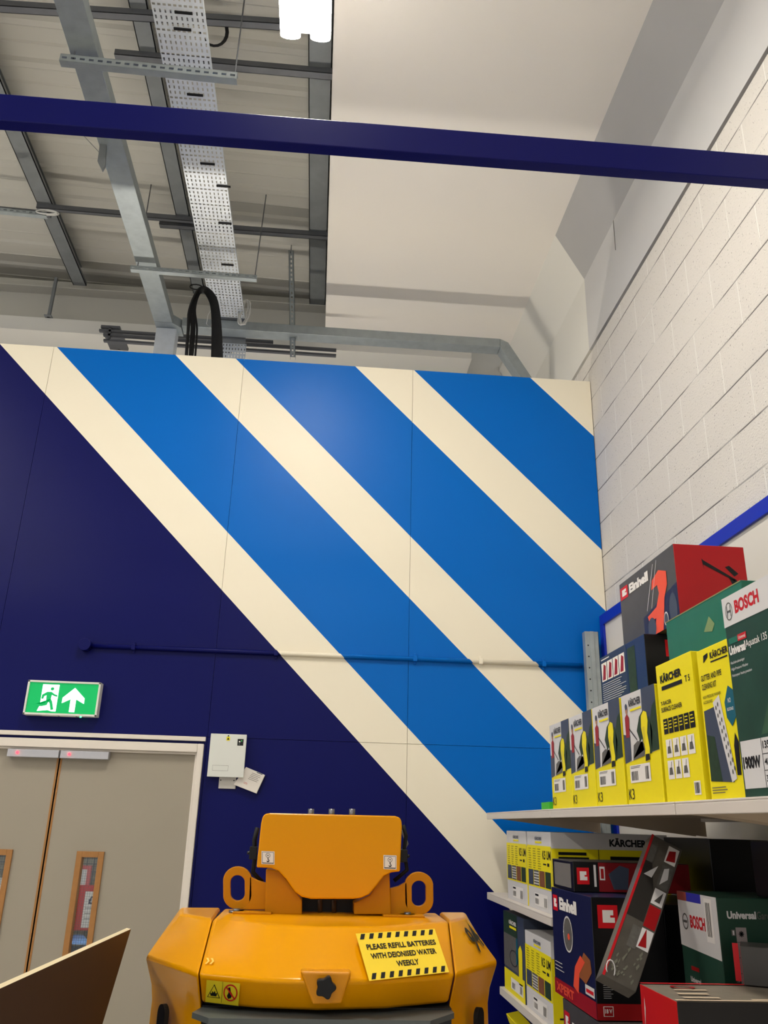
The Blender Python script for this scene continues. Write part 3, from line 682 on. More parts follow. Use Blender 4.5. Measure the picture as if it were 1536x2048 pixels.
# T5
t, L, F = carton('surface_cleaner_box', 'tall yellow carton with pictogram rows, beside the pressure washer boxes', 1.0, 1.13, 2.175, 2.42, ST, ST+.385, ky)
L.text('KÄRCHER', .12, .855, .72, .925, black, 2, .03); L.rect(.14, .80, .72, .83, black, 1); L.text('T 5', .80, .80, .93, .845, black, 2)
L.text('T-RACER', .08, .69, .38, .72, black, 2); L.text('SURFACE CLEANER', .08, .64, .66, .675, black, 2)
for i in range(6): L.rect(.10+.145*i, .48, .225+.145*i, .59, black, 1); L.lines(.12+.145*i, .50, .21+.145*i, .57, 3, ky, 2, .3)
for r_, n_ in ((.31, 4), (.16, 3)):
    for i in range(n_):
        u = .12+.20*i; L.rect(u, r_, u+.17, r_+.13, white, 1); L.poly([(u+.03, r_+.03), (u+.14, r_+.03), (u+.12, r_+.08), (u+.05, r_+.08)], kgrey, 2); L.line((u+.09, r_+.07), (u+.12, r_+.12), .003, kgrey, 2)
L.rect(.77, .04, .93, .13, white, 1); L.bars(.79, .05, .91, .12, 8, black, 2); L.done('printed_front', t)
# gutter kit
t, L, F = carton('gutter_kit_box', 'slim yellow carton with a roof gutter picture, right of the tall yellow carton', 1.0, 1.15, 1.955, 2.14, ST, ST+.375, ky)
L.text('KÄRCHER', .42, .91, .95, .965, black, 2, .02); L.rect(.42, .885, .92, .895, black, 1); L.poly([(.2, .90), (.34, .93), (.36, .96), (.22, .95)], black, 1)
for i, s_ in enumerate(('GUTTER AND PIPE', 'CLEANING KIT')): L.text(s_, .08, .78-.06*i, (.70, .52)[i], .82-.06*i, black, 2, .01)
for i, s_ in enumerate(('HIGH PRESSURE WASHER', 'ACCESSORIES')): L.text(s_, .08, .66-.035*i, (.62, .36)[i], .68-.035*i, black, 2, 0)
L.poly([(.06, .12), (.72, .10), (.58, .60), (.06, .58)], kdk, 1); L.poly([(.06, .12), (.40, .11), (.30, .40), (.08, .42)], ktree, 2)
L.poly([(.36, .62), (.56, .66), (.80, .12), (.66, .10)], kw, 2)
for i in range(9):
    for j in range(2): L.ell(.44+.034*i+.06*j, .58-.052*i+.02*j, .02, .016, kgrey, 3, 8)
L.poly([(.70, .60), (.84, .70), (.98, .66), (.98, .50), (.84, .44), (.72, .50)], teal, 3); L.text('NO', .80, .59, .88, .62, white, 4, 0); L.text('BLOCKAGE', .76, .54, .93, .56, white, 4, 0)
L.poly([(.82, .14), (.92, .14), (.95, .34), (.88, .40), (.82, .32)], black, 2); L.lines(.07, .03, .52, .08, 3, kgrey, 2, .35)
L.done('printed_front', t)
# big green carton near
t, L, F = carton('power_washer_carton', 'large green carton with white top band, nearest the camera on the top shelf', .985, 1.40, 1.50, 1.937, ST, ST+.465, bgrd, xmat=bgrd)
L.poly([(0, .845), (1, .845), (1, 1), (0, 1)], kw, 1); L.ring(.072, .92, .040, .048, .86, kgrey, 2); L.rect(.05, .915, .094, .925, kgrey, 3); L.rect(.05, .89, .056, .95, kgrey, 3); L.rect(.088, .89, .094, .95, kgrey, 3)
L.text('BOSCH', .14, .892, .40, .962, red, 2, .03)
L.rect(.03, .752, .13, .782, bgrn, 1); L.rect(.13, .752, .225, .785, red, 1); L.text('Universal', .14, .76, .215, .777, white, 2, 0)
L.text('Universal', .025, .695, .205, .742, white, 2, .03); L.text('Aquatak 135', .21, .695, .43, .742, white, 2, 0)
for i, s_ in enumerate(('Hochdruckreiniger', 'High-Pressure Washer', 'Nettoyeur haute pression')): L.text(s_, .025, .645-.032*i, (.18, .21, .24)[i], .663-.032*i, kw, 2, 0)
L.rect(.02, .04, .235, .265, kw, 1); L.rect(.235, .04, .9, .265, kw, 1); L.rect(.235, .04, .239, .265, black, 2); L.rect(.235, .19, .9, .193, black, 2); L.rect(.235, .115, .9, .118, black, 2)
L.text('1900W', .03, .13, .21, .19, black, 3, .03); L.text('135 bar', .25, .215, .40, .25, black, 3, .01); L.text('450 l/h', .25, .14, .40, .17, black, 3, .01); L.text('3.5 m', .25, .065, .35, .095, black, 3, .01)
L.poly([(.25, .28), (1, .30), (1, .845), (.52, .845), (.45, .55)], M('print foliage green', (52, 84, 62), .4, noise=.5, nscale=25), 0)
L.done('printed_front', t)
p = L.p
MB().box(.99, 1.39, 1.60, 1.66, ST+.4655, ST+.467).build('blue_tape', M('tape blue', (30, 70, 190), .3), t)
# green carton behind
t, L, F = carton('green_carton', 'plain green carton side behind the tall yellow cartons', 1.155, 1.62, 2.15, 2.675, ST+.342, 2.215, bgrn)
L.rect(.0, .0, .03, 1, kw, 0) if False else None
L.poly([(.52, .62), (.60, .78), (.66, .66), (.62, .58)], M('scuffed patch', (120, 140, 100), .6), 1); L.rect(0, .985, 1, 1, M('scuffed edge', (130, 130, 90), .6), 1); L.done('scuffs', t)
# blue/black carton
t, L, F = carton('garden_tool_carton', 'navy carton with a black end and red emblem behind the yellow boxes', 1.20, 1.48, 2.985, 3.49, ST+.341, 2.245, M('carton navy', (24, 48, 92), .4), ymat=einblk)
L.rect(.0, .0, .62, 1, M('carton blue grey', (38, 54, 82), .4), 0); L.rect(.64, .02, .80, .92, ktree, 0)
for i in range(4): L.rect(.03+.14*i, .62, .155+.14*i, .90, white, 1); L.poly([(.05+.14*i, .64), (.12+.14*i, .64), (.14+.14*i, .84), (.09+.14*i, .88)], einr, 2)
L.lines(.03, .2, .58, .58, 12, kw, 1, .25); L.lines(.03, .93, .28, .96, 1, white, 1)
elogo(F, .28, .70, .98, .93); L.done('printed_side', t); F.done('printed_end', t)
# big charcoal and red
t, L, F = carton('hedge_trimmer_carton', 'charcoal carton with a red end, highest on the stack by the wall', 1.255, 1.52, 2.78, 3.345, 2.249, 2.535, eind, ymat=M('carton red face', (172, 20, 26), .35))
elogo(L, .02, .74, .17, .92); L.text('Einhell', .20, .76, .56, .90, white, 2, .04)
L.poly([(.42, .0), (1, .0), (1, .50), (.42, .30)], einnavy, 0)
L.poly([(.60, .0), (.74, .0), (.80, .40), (.86, .55), (.86, .72), (.74, .80), (.62, .72), (.60, .60), (.70, .62), (.72, .50), (.66, .34), (.50, .28), (.52, .20), (.64, .20)], einor, 2)
L.ell(.56, .10, .07, .14, kdk, 3); L.ell(.80, .12, .035, .09, kw, 3); L.ell(.80, .12, .028, .07, kdk, 4); L.ell(.92, .2, .06, .2, kdk, 2)
L.line((.50, .36), (.66, .93), .004, kw, 3); L.line((.58, .36), (.72, .95), .003, kw, 3)
F.poly([(.38, .82), (.40, .68), (.40, .74), (.86, .52), (.84, .56), (.40, .80)], black, 1); F.poly([(.70, .72), (.76, .74), (.88, .64), (.82, .60)], black, 1); F.poly([(.74, .58), (.82, .56), (.94, .30), (.88, .26), (.82, .40)], black, 1); F.ell(.90, .42, .06, .08, kdk, 1)
L.done('printed_side', t); F.done('printed_end', t)
# small green carton far on shelf
tag(MB().box(.99, 1.2, 3.63, 3.76, ST, ST+.03).build('green_packet', M('bright green card', (70, 180, 50), .5)), 'thin bright green packet at the end of the yellow box row', 'packet')

# middle shelf white and yellow cartons
def k5(lab, x0, y0, y1, z0, z1):
    t, L, F = carton('pressure_washer_carton', lab, x0, 1.50, y0, y1, z0, z1, kw, 'white and yellow cartons on the middle and lower shelves', ymat=ky)
    L.rect(0, .28, 1, .82, ky, 1); L.text('KÄRCHER', .36, .89, .64, .94, kdk, 2, .02); L.rect(.37, .85, .64, .875, ky, 2)
    L.text('K5 UM', .66, .65, .98, .76, black, 2, .02); L.rect(.68, .58, .8, .60, black, 2); L.rect(.84, .57, .92, .61, black, 2)
    for c_ in range(3): L.lines(.06+.2*c_, .50, .19+.2*c_, .78, 9, M('print olive', (150, 140, 30), .5), 2, .4)
    for i, m_ in enumerate((kdk, kgrey, M('print brown', (120, 74, 50), .5, noise=.4, nscale=50), ktree)): L.rect(.04+.235*i, .30, .255+.235*i, .50, m_, 2)
    for j in range(5): L.rect(.28, .32+.035*j, .49, .335+.035*j, kw, 3)
    L.rect(.28, .05, .80, .21, white, 1); L.bars(.30, .07, .45, .14, 8, kgrey, 2); L.bars(.66, .06, .78, .17, 7, kgrey, 2); L.rect(.30, .17, .44, .195, black, 2)
    F.rect(0, .80, 1, 1, kw, 1); F.text('KÄRCHER', .50, .84, .82, .95, black, 2, .03); F.lines(.06, .52, .32, .76, 4, black, 2, .6); F.lines(.5, .56, .86, .72, 2, black, 2, .7); F.rect(.40, .0, .405, .8, black, 2); F.rect(.05, .1, .3, .12, black, 2)
    L.done('printed_front', t); F.done('printed_end', t); return t
k5('white and yellow carton at the far end of the middle shelf', 1.0, 4.10, 4.51, 1.225, 1.541)
k5('white and yellow carton on the middle shelf, next to the stacked dark cartons', 1.0, 3.67, 4.08, 1.225, 1.541)
k5('white and yellow carton on the lower shelf', .99, 3.70, 4.135, .82, 1.125)
t, L, F = carton('pressure_washer_carton', 'dark photo-printed carton with yellow base at the far end of the lower shelf', .99, 1.5, 4.16, 4.58, .82, 1.165, kdk)
L.rect(0, 0, 1, .27, ky, 1); L.rect(.0, .3, .7, .72, kgrey, 1); L.rect(0, .72, .7, 1, ktree, 1); L.text('KÄRCHER', .30, .86, .66, .92, white, 2, .02); L.rect(.32, .81, .66, .84, ky, 2)
L.poly([(.74, .18), (.90, .18), (.92, .60), (.84, .66), (.74, .60)], ky, 2); L.rect(.34, .06, .92, .20, white, 2); L.bars(.4, .08, .55, .15, 8, kgrey, 3); L.bars(.78, .08, .88, .17, 6, kgrey, 3); L.ring(.5, .45, .2, .1, .9, black, 2); L.poly([(.62, .4), (.70, .4), (.71, .72), (.64, .72)], teal, 2)
L.done('printed_front', t)
t, L, F = carton('small_accessory_carton', 'dark carton with raised yellow flap at the bottom edge behind the machine', 1.0, 1.5, 4.05, 4.55, .36, .675, kdk)
L.rect(.1, .4, .5, .8, kgrey, 1); L.done('printed_front', t)
MB().prism([(1.0, 4.55, .676), (1.0, 4.05, .676), (.985, 4.05, .70), (.985, 4.55, .715)], (.06, 0, .012)).build('flap', ky, t)

# stacked dark cartons
t, L, F = carton('mower_carton', 'dark carton with saw disc picture and red emblem, standing on another carton', .905, 1.14, 2.87, 3.34, 1.008, 1.352, einnavy, ymat=einblk)
elogo(L, .04, .78, .17, .93); L.text('Einhell', .22, .80, .66, .92, white, 2, .04)
L.rect(0, 0, 1, .14, einr, 1); L.text('XPERT', .05, .03, .5, .11, einor, 2, .02)
L.ell(.42, .60, .12, .165, kgrey, 2); L.ring(.42, .60, .12, .165, .9, kw, 3); L.ell(.42, .60, .05, .07, kgrey, 3); L.ell(.44, .58, .03, .03, einor, 4); L.poly([(.6, .28), (.78, .5), (.92, .46), (.94, .36), (.8, .24)], M('print amber', (140, 80, 40), .5), 2); L.poly([(.50, .16), (.62, .12), (.66, .3), (.80, .42), (.70, .46), (.56, .34)], einor, 3)
L.lines(.04, .2, .3, .3, 3, kw, 2, .2); L.rect(.78, .16, .98, .24, kw, 3); L.rect(.80, .18, .96, .21, brand_red, 4)
elogo(F, .08, .74, .36, .935); elogo(F, .43, .77, .66, .92, bg=None, fg=M('print grey', (110, 108, 106), .5)); F.rect(0, 0, 1, .13, einr, 1); F.rect(.085, .03, .22, .11, white, 2); F.rect(.095, .035, .21, .105, einr, 3); F.text('18 V', .105, .055, .20, .09, white, 4, .02); F.rect(.08, .325, .22, .355, einr, 1); F.text('EXPERT', .09, .33, .21, .35, white, 2, .01); F.lines(.10, .16, .24, .31, 9, kw, 2, .18)
L.done('printed_side', t); F.done('printed_end', t)
t, L, F = carton('mower_carton', 'grey and black carton at the bottom of the stack with a torn wrap', .905, 1.16, 2.76, 3.25, .67, 1.004, eind, ymat=einblk)
elogo(L, .03, .72, .16, .90); L.text('Einhell', .22, .68, .78, .84, white, 2, .04); L.ell(.4, .3, .16, .25, kdk, 1); elogo(F, .14, .70, .42, .93); elogo(F, .50, .74, .72, .91, bg=None, fg=kgrey)
L.done('printed_side', t); F.done('printed_end', t)
t, L, F = carton('tool_carton', 'tall black carton with sideways white lettering behind the leaning box', 1.165, 1.40, 2.93, 3.4, .67, 1.33, einblk)
F.text('Einhell', .36, .655, .48, .875, kw, 2, .04, rot=True); elogo(F, .34, .56, .50, .635); F.done('printed_end', t)
t, L, F = carton('flat_tool_carton', 'flat black and red carton lying on the dark carton stack', .908, 1.32, 3.06, 3.32, 1.354, 1.45, einblk)
elogo(F, .03, .25, .135, .80); F.rect(.215, .02, 1, .98, M('carton dull red', (120, 20, 26), .4), 1); F.lines(.175, .1, .195, .9, 1, kw, 2, .9); F.poly([(.34, .1), (.46, .1), (.48, .8), (.40, .9), (.30, .6)], kdk, 2); F.poly([(.6, .2), (.8, .2), (.84, .7), (.66, .8)], kdk, 2); F.rect(.225, .4, .27, .85, kw, 2); F.rect(.235, .45, .26, .78, einr, 3)
L.rect(.1, .1, .9, .9, M('plastic wrap', (120, 116, 110), .25), 1); L.done('printed_side', t); F.done('printed_end', t)
# leaning long box
def lean():
    s_ = None
    bl_, br_ = at(1204, 1948, 1, 2.50), at(1272, 1985, 1, 2.50); tl, tr = at(1304, 1668, 1, 2.80), at(1375, 1674, 1, 2.80)
    tr = tl+(br_-bl_)*1.06
    up = (tl-bl_); ac = (br_-bl_); n = ac.cross(up).normalized()
    back = -n*.04 if n.y < 0 else n*.04
    t = thing('long_tool_box', 'long narrow grey and red box leaning diagonally against the dark cartons', 'box', bl_)
    MB().hexa([bl_, br_, br_+back, bl_+back], [tl, tr, tr+back, tl+back]).build('carton_body', [M('lean box charcoal', (84, 80, 74), .35, noise=.4, nscale=18)], t, bevel=.002)
    A = Art(bl_, br_-bl_, tl-bl_); A.V = tl-bl_
    if A.n.y > 0: A.n = -A.n
    A.rect(0, 0, .075, 1, red, 1)
    for v0, v1, m_ in ((.24, .38, kw), (.38, .54, einr), (.54, .66, kw), (.66, .84, kgrey), (.85, .99, white)): A.rect(.62, v0, .98, v1-.012, m_, 1)
    A.rect(.35, .22, .62, .36, kgrey, 1); A.poly([(.66, .25), (.9, .26), (.75, .37)], einr, 2); A.poly([(.7, .68), (.9, .74), (.84, .82), (.7, .8)], kw, 2); A.poly([(.66, .86), (.95, .88), (.88, .96), (.68, .94)], einr, 2)
    A.poly([(.70, .56), (.88, .56), (.9, .64)], eind, 2); A.rect(.1, .80, .3, .93, kgrey, 1); A.poly([(.16, .70), (.42, .70), (.50, .80)], kw, 1)
    rr = random.Random(4); sm = M('scuffed print', (112, 112, 100), .5)
    for k in range(26):
        u, v = rr.uniform(.18, .9), rr.uniform(.02, .21); w_, h_ = rr.uniform(.02, .05), rr.uniform(.008, .03)
        A.poly([(u-w_, v), (u, v-h_*.6), (u+w_, v+h_*.5), (u+w_*.3, v+h_)], sm, 1)
    A.poly([(.02, .40), (.60, .40), (.60, .62), (.30, .80), (.04, .80)], M('print dark band', (44, 42, 40), .4), 0); A.done('printed_front', t)
    MB().tube([bl_+(br_-bl_)*.15+(tl-bl_)*.05+Vector((.012*math.cos(k/12*6.28), -.006, .022*math.sin(k/12*6.28))) for k in range(12)], .002, 5, closed=True).build('hanging_ring', kw, t)
lean()
# green garden carton
xg = 1.15; pa, pb = at(1354, 1781, 0, xg), at(1432, 1797, 0, xg)
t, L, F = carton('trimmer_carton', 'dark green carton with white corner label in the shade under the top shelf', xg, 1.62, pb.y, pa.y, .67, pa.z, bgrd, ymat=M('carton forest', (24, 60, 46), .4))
hh = pa.z-.67; V = lambda px: 1-px
L.poly([(0, .79), (1, .775), (1, 1), (0, 1)], kw, 1); L.rect(.0, .965, .25, 1, M('tape orange', (150, 70, 60), .4), 2); L.rect(.25, .965, .62, 1, M('tape purple', (50, 50, 160), .4), 2)
L.ring(.17, .885, .075, .032, .8, kgrey, 2); L.rect(.12, .88, .22, .89, kgrey, 3); L.text('BOSCH', .30, .865, .68, .915, red, 2, .03); L.rect(.70, .83, .88, .99, white, 2); L.bars(.73, .85, .84, .975, 7, kgrey, 3)
L.rect(.22, .705, .42, .72, einr, 2); L.text('Universal', .18, .66, .44, .68, kw, 2, .02); L.lines(.2, .60, .5, .64, 3, bgrn, 2, .3); L.line((.72, .66), (.72, .55), .003, bgrn, 2); L.line((.52, .54), (.92, .55), .003, bgrn, 2)
F.text('Universal', .055, .925, .235, .953, kw, 2, .03); F.text('Garden', .24, .925, .36, .953, kgrey, 2, 0)
F.rect(.10, .62, .165, .895, M('print dull pink', (150, 140, 140), .5), 1)
for i in range(5): F.rect(.072, .865-.054*i, .096, .887-.054*i, kgrey, 1); F.text(str(i+1), .079, .868-.054*i, .089, .884-.054*i, kw, 2, 0); F.rect(.10, .842-.054*i, .165, .844-.054*i, kdk, 2)
for k in range(8): F.line((.132, .872), (.132+.016*math.cos(k*.785), .872+.011*math.sin(k*.785)), .003, black, 2)
L.done('printed_side', t); F.done('printed_end', t)
# dark cartons at the back of the shelf
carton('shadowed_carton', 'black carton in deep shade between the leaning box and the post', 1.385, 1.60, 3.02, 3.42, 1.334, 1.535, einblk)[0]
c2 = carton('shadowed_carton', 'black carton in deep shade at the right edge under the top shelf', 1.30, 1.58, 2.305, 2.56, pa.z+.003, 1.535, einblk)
# red and black carton bottom right
xr_ = .865; pa, pb = at(1279, 1967, 0, xr_), at(1353, 2003, 0, xr_)
zt = (pa.z+pb.z)/2
t, L, F = carton('open_top_carton', 'red and black carton with worn pale top at the bottom right', xr_, 1.5, pb.y, pa.y, .67, zt, einblk, xmat=M('carton bright red', (184, 24, 24), .35), tmat=M('worn grey card', (120, 112, 100), .6, noise=.4, nscale=16))
TP = Art((xr_, pb.y, zt), (.635, 0, 0), (0, pa.y-pb.y, 0), lift=.0021)
TP.rect(0, .94, 1, 1, red, 1); TP.rect(0, 0, 1, .05, M('print pale', (206, 186, 160), .6), 1)
for u, v, a_, b_ in ((.05, .12, .14, .06), (.06, .32, .12, .07), (.08, .55, .13, .05), (.3, .06, .1, .05), (.46, .06, .12, .05)): TP.rect(u, v, u+a_, v+b_, M('print pale', (206, 186, 160), .6), 2)
TP.ring(.14, .75, .05, .1, .7, einr, 2); TP.done('printed_top', t)
L.ell(.4, .8, .03, .03, kw, 1, 7); L.poly([(.1, .82), (.14, .9), (.12, .95)], white, 1); L.done('printed_side', t)
# small box on it
pc = at(1491, 1972, 2, zt+.001); zh = at(1484, 1892, 1, pc.y).z
t, L, F = carton('small_tool_carton', 'small carton with a red edge and orange tool picture at the right edge', pc.x-.012, pc.x+.23, pc.y, pc.y+.11, zt+.003, zh, eind, xmat=red)
th0 = math.radians(-27); pr = Matrix.Rotation(th0, 3, 'Z') @ Vector((-.121, -.055, 0)); t.rotation_euler.z = th0; t.location = Vector((pc.x-.004, pc.y, zt+.003))-pr
F.rect(0, 0, .06, 1, red, 1); F.poly([(.08, .30), (.09, .72), (.15, .74), (.18, .55), (.16, .35)], einor, 1); F.rect(.09, .26, .13, .42, white, 2); F.poly([(.17, .5), (.24, .78), (.34, .7), (.30, .36), (.2, .3)], red, 2); F.poly([(.22, .5), (.26, .5), (.26, .75)], kw, 3); F.done('printed_front', t)

# ------------------------------------------------------------------ yellow machine
t = thing('yellow_lift_truck', 'yellow battery lift truck seen from behind with lifting eyes', 'lift truck', (.06, 2.6, 0))
Tn = [(-.378, 2.81), (-.352, 2.64), (-.252, 2.515), (-.10, 2.405), (.04, 2.375), (.20, 2.405), (.402, 2.58), (.466, 2.69), (.492, 2.84)]
Mn = [(-.445, 2.85), (-.421, 2.54), (-.251, 2.282), (-.10, 2.222), (.04, 2.205), (.20, 2.235), (.378, 2.325), (.533, 2.555), (.56, 2.88)]
Ln = [(-.430, 2.87), (-.403, 2.570), (-.243, 2.324), (-.10, 2.268), (.04, 2.252), (.20, 2.281), (.370, 2.368), (.516, 2.584), (.543, 2.90)]
ZT, ZM, ZL = 1.303, 1.2045, 1.137
def loft(idx, zl, back_y, g0=0, g1=0, extra=None):
    """closed body panel from ring points idx; g0, g1 shrink its two ends along x to leave seams"""
    mb = MB(); rings = []
    for R, z in ((Tn, ZT), (Mn, ZM), (Ln, ZL))+((extra,) if extra else ()):
        P = [Vector((R[i][0], R[i][1], z)) for i in idx]
        P[0] = P[0]+(P[1]-P[0]).normalized()*g0; P[-1] = P[-1]+(P[-2]-P[-1]).normalized()*g1
        P = [Vector((P[0].x, back_y, z))]+P+[Vector((P[-1].x, back_y, z))] if back_y else P
        rings.append(P)
    n = len(rings[0]); vs = [p for r_ in rings for p in r_]; f = []
    for k in range(len(rings)-1):
        for i in range(n):
            j = (i+1) % n; f.append((k*n+i, k*n+j, (k+1)*n+j, (k+1)*n+i))
    f.append(list(range(n))[::-1]); f.append([(len(rings)-1)*n+i for i in range(n)])
    return mb.add(vs, [q[::-1] for q in f])
bn = lambda z: (Ln, z)
hood = loft([2, 3, 4, 5, 6], ZL, 2.80, .002, .003).build('hood', yel, t, bevel=.011, seg=4, hard=True)
for p_ in hood.data.polygons: p_.use_smooth = True
# side fairings: closed at the inner side by back points
def fairing(idx, inner, nm):
    mb = MB(); rings = []
    low = [(x, y) for x, y in Ln]
    for R, z, e in ((Tn, ZT, 0), (Mn, ZM, 0), (Ln, ZL, 0), (Ln, 1.10, .006), (Ln, .55, .0)):
        P = [Vector((R[i][0]+(e if R[i][0] < 0 else -e), R[i][1], z)) for i in idx]
        P += [Vector((inner, 2.83, z))]
        rings.append(P)
    n = len(rings[0]); vs = [p for r_ in rings for p in r_]; f = []
    for k in range(len(rings)-1):
        for i in range(n): j = (i+1) % n; f.append((k*n+i, k*n+j, (k+1)*n+j, (k+1)*n+i))
    f.append(list(range(n))[::-1]); f.append([(len(rings)-1)*n+i for i in range(n)])
    o = mb.add(vs, f).build(nm, yel, t, bevel=.009, seg=4, hard=True)
    bm = bmesh.new(); bm.from_mesh(o.data); bmesh.ops.recalc_face_normals(bm, faces=bm.faces); bm.to_mesh(o.data); bm.free()
    for p_ in o.data.polygons: p_.use_smooth = True
    return o
fairing([0, 1, 2], -.262, 'side_fairing'); fairing([6, 7, 8], .41, 'side_fairing')
bm = bmesh.new(); bm.from_mesh(hood.data); bmesh.ops.recalc_face_normals(bm, faces=bm.faces); bm.to_mesh(hood.data); bm.free()
# dark seams behind
MB().box(-.262, -.245, 2.53, 2.8, .6, 1.293).build('seam_gasket', blackr, t)
MB().box(.393, .41, 2.60, 2.8, .6, 1.293).build('seam_gasket', blackr, t)
# battery bay under hood
MB().box(-.24, .37, 2.34, 2.8, .3, 1.13).build('battery_bay', M('bay dark grey', (46, 48, 50), .5), t)
MB().prism([(-.255, 2.27, 1.128), (-.21, 2.21, 1.128), (.30, 2.21, 1.128), (.37, 2.30, 1.128), (.37, 2.33, 1.128), (-.24, 2.33, 1.128)], (0, 0, -.012)).build('gasket_lip', M('lip grey', (86, 92, 92), .35), t)
pl_ = MB().box(-.22, .33, 2.285, 2.30, .9, 1.115).build('lower_plate', M('plate pale', (206, 200, 196), .35), t, bevel=.006)
ar = Art((-.22, 2.285, .9), (.55, 0, 0), (0, 0, .215)); ar.ring(.06, .88, .035, .09, .7, brand_red, 1); ar.ell(.06, .88, .024, .06, white, 2); ar.rect(.80, .0, .81, 1, kgrey, 1); ar.done('printed_marks', pl_)
# oval side slots
def slot(px, py, w_, h_):
    pts = []
    for i in range(20):
        a_ = 2*math.pi*i/20; s_ = 1 if math.sin(a_) > 0 else -1
        pts.append(Vector((w_*math.cos(a_), 0, w_*math.sin(a_)+s_*(h_-w_))))
    return pts
for (x, y, rot) in ((-.345, 2.437, -57), (.458, 2.447, 57)):
    mb = MB(); R = Matrix.Rotation(math.radians(rot), 3, 'Z'); c = Vector((x, y-.001, 1.00)); k = R @ Vector((0, -.006, 0))
    mb.prism([c+R @ p+k for p in slot(0, 0, .022, .115)], R @ Vector((0, .012, 0)))
    mb.build('grip_slot', blackr, t)
# knob with recess
kn = at(651, 1971, 1, 2.20)
mb = MB().prism([at(600, 1942, 1, 2.208), at(703, 1944, 1, 2.208), at(683, 2008, 1, 2.208), at(625, 2010, 1, 2.208)], (0, .05, 0))
rec = mb.build('knob_recess', M('recess yellow', (206, 134, 4), .3), t, bevel=.006, seg=3)
mb = MB(); pts = []
for i in range(30):
    a_ = 2*math.pi*i/30; r_ = .0215+.0035*math.cos(5*a_); pts.append((kn.x+r_*math.cos(a_), 2.168, kn.z+r_*math.sin(a_)))
mb.prism(pts, (0, .022, 0)); mb.tube([(kn.x, 2.185, kn.z), (kn.x, 2.21, kn.z)], .01, 12)
mb.build('clamp_knob', black, t, bevel=.003)
# stickers: on the sloping hood face (between ring Tn and Mn)
def on_plane(px, py, P0, P1, P2, lift=.0):
    n = (P1-P0).cross(P2-P0).normalized(); d = CF+CR*((px-768)/FPX)-CU*((py-1024)/FPX)
    s_ = (P0-CAM).dot(n)/d.dot(n); h = CAM+d*s_
    if n.dot(d) > 0: n = -n
    return h+n*lift
def v3(R, i, z): return Vector((R[i][0], R[i][1], z))
class QArt(Art):
    """print on a general quad: corners lower-left, lower-right, upper-right, upper-left"""
    def __init__(s, a, b, c, d):
        MB.__init__(s); s.q = (a, b, c, d); s.U = b-a; s.V = d-a; s.n = s.U.cross(s.V).normalized()
        if s.n.dot(CAM-a) < 0: s.n = -s.n
        s.l = 0; s.mats = []
    def p(s, u, v, L): a, b, c, d = s.q; return a*(1-u)*(1-v)+b*u*(1-v)+c*u*v+d*(1-u)*v+s.n*L*.0005
S = [v3(Tn, 5, ZT), v3(Mn, 5, ZM), v3(Mn, 6, ZM)]
ly = M('sticker yellow', (238, 206, 52), .4)
q = [on_plane(x, y, *S, lift=.005) for x, y in ((737, 1966), (897, 1948), (868, 1861), (710, 1871))]
a = QArt(*q); a.rect(0, 0, 1, 1, ly, 1)
for v0 in (.02, .86):
    for i in range(9):
        u = .03+i*.108; a.poly([(u, v0), (u+.05, v0), (u+.08, v0+.12), (u+.03, v0+.12)], black, 2)
a.text('PLEASE REFILL BATTERIES', .08, .62, .95, .74, black, 3, .02); a.text('WITH DEIONISED WATER', .10, .42, .92, .54, black, 3, .02); a.text('WEEKLY', .38, .22, .66, .34, black, 3, .02)
a.done('battery_notice', t, 'yellow and black hazard-striped notice')
S = [v3(Mn, 2, ZM), v3(Ln, 2, ZL), v3(Ln, 3, ZL)]
q = [on_plane(x, y, *S, lift=.004) for x, y in ((412, 2003), (478, 2011), (482, 1964), (415, 1957))]
a = QArt(*q); a.rect(0, 0, 1, 1, M('sticker acid yellow', (226, 204, 36), .4), 1); a.rect(.485, .1, .495, 1, black, 2); a.rect(0, 0, 1, .05, black, 2)
a.poly([(.05, .28), (.44, .28), (.245, .86)], black, 2); a.poly([(.08, .31), (.41, .31), (.245, .80)], M('sticker acid yellow', (226, 204, 36), .4), 3)
a.poly([(.16, .36), (.33, .36), (.36, .52), (.30, .48), (.28, .60), (.24, .50), (.20, .58), (.19, .47), (.13, .50)], black, 4)
a.ring(.74, .57, .21, .36, .84, brand_red, 3); a.poly([(.68, .3), (.76, .34), (.80, .5), (.74, .62), (.72, .80), (.66, .76), (.68, .56), (.64, .42)], black, 2); a.line((.60, .82), (.88, .32), .0035, brand_red, 4)
a.done('fire_warning', t, 'yellow fire and no flame sticker')
# embossed marks and numbers
S = [v3(Tn, 2, ZT), v3(Mn, 2, ZM), v3(Mn, 3, ZM)]
q = [on_plane(x, y, *S, lift=.004) for x, y in ((410, 1931), (428, 1932), (429, 1920), (411, 1919))]
a = QArt(*q)
for u in (0, .5): a.poly([(u+.0, 0), (u+.2, 0), (u+.5, .5), (u+.35, 1), (u+.1, 1), (u+.3, .5)], M('emboss pale', (250, 200, 90), .4), 1)
a.done('embossed_chevrons', t)
def bil(u, v): return (v3(Mn, 6, ZM)*(1-u)+v3(Mn, 7, ZM)*u)*(1-v)+(v3(Tn, 6, ZT)*(1-u)+v3(Tn, 7, ZT)*u)*v
fn = (v3(Mn, 7, ZM)-v3(Mn, 6, ZM)).cross(v3(Tn, 6, ZT)-v3(Mn, 6, ZM)).normalized()*.006
q = [bil(u, v)+fn for u, v in ((.66, .20), (.93, .34), (.84, .84), (.50, .74))]
a = QArt(*q); a.text('94', .0, .0, 1, 1, black, 1, .01, rot=False); a.done('fleet_number', t, 'black painted number 94')
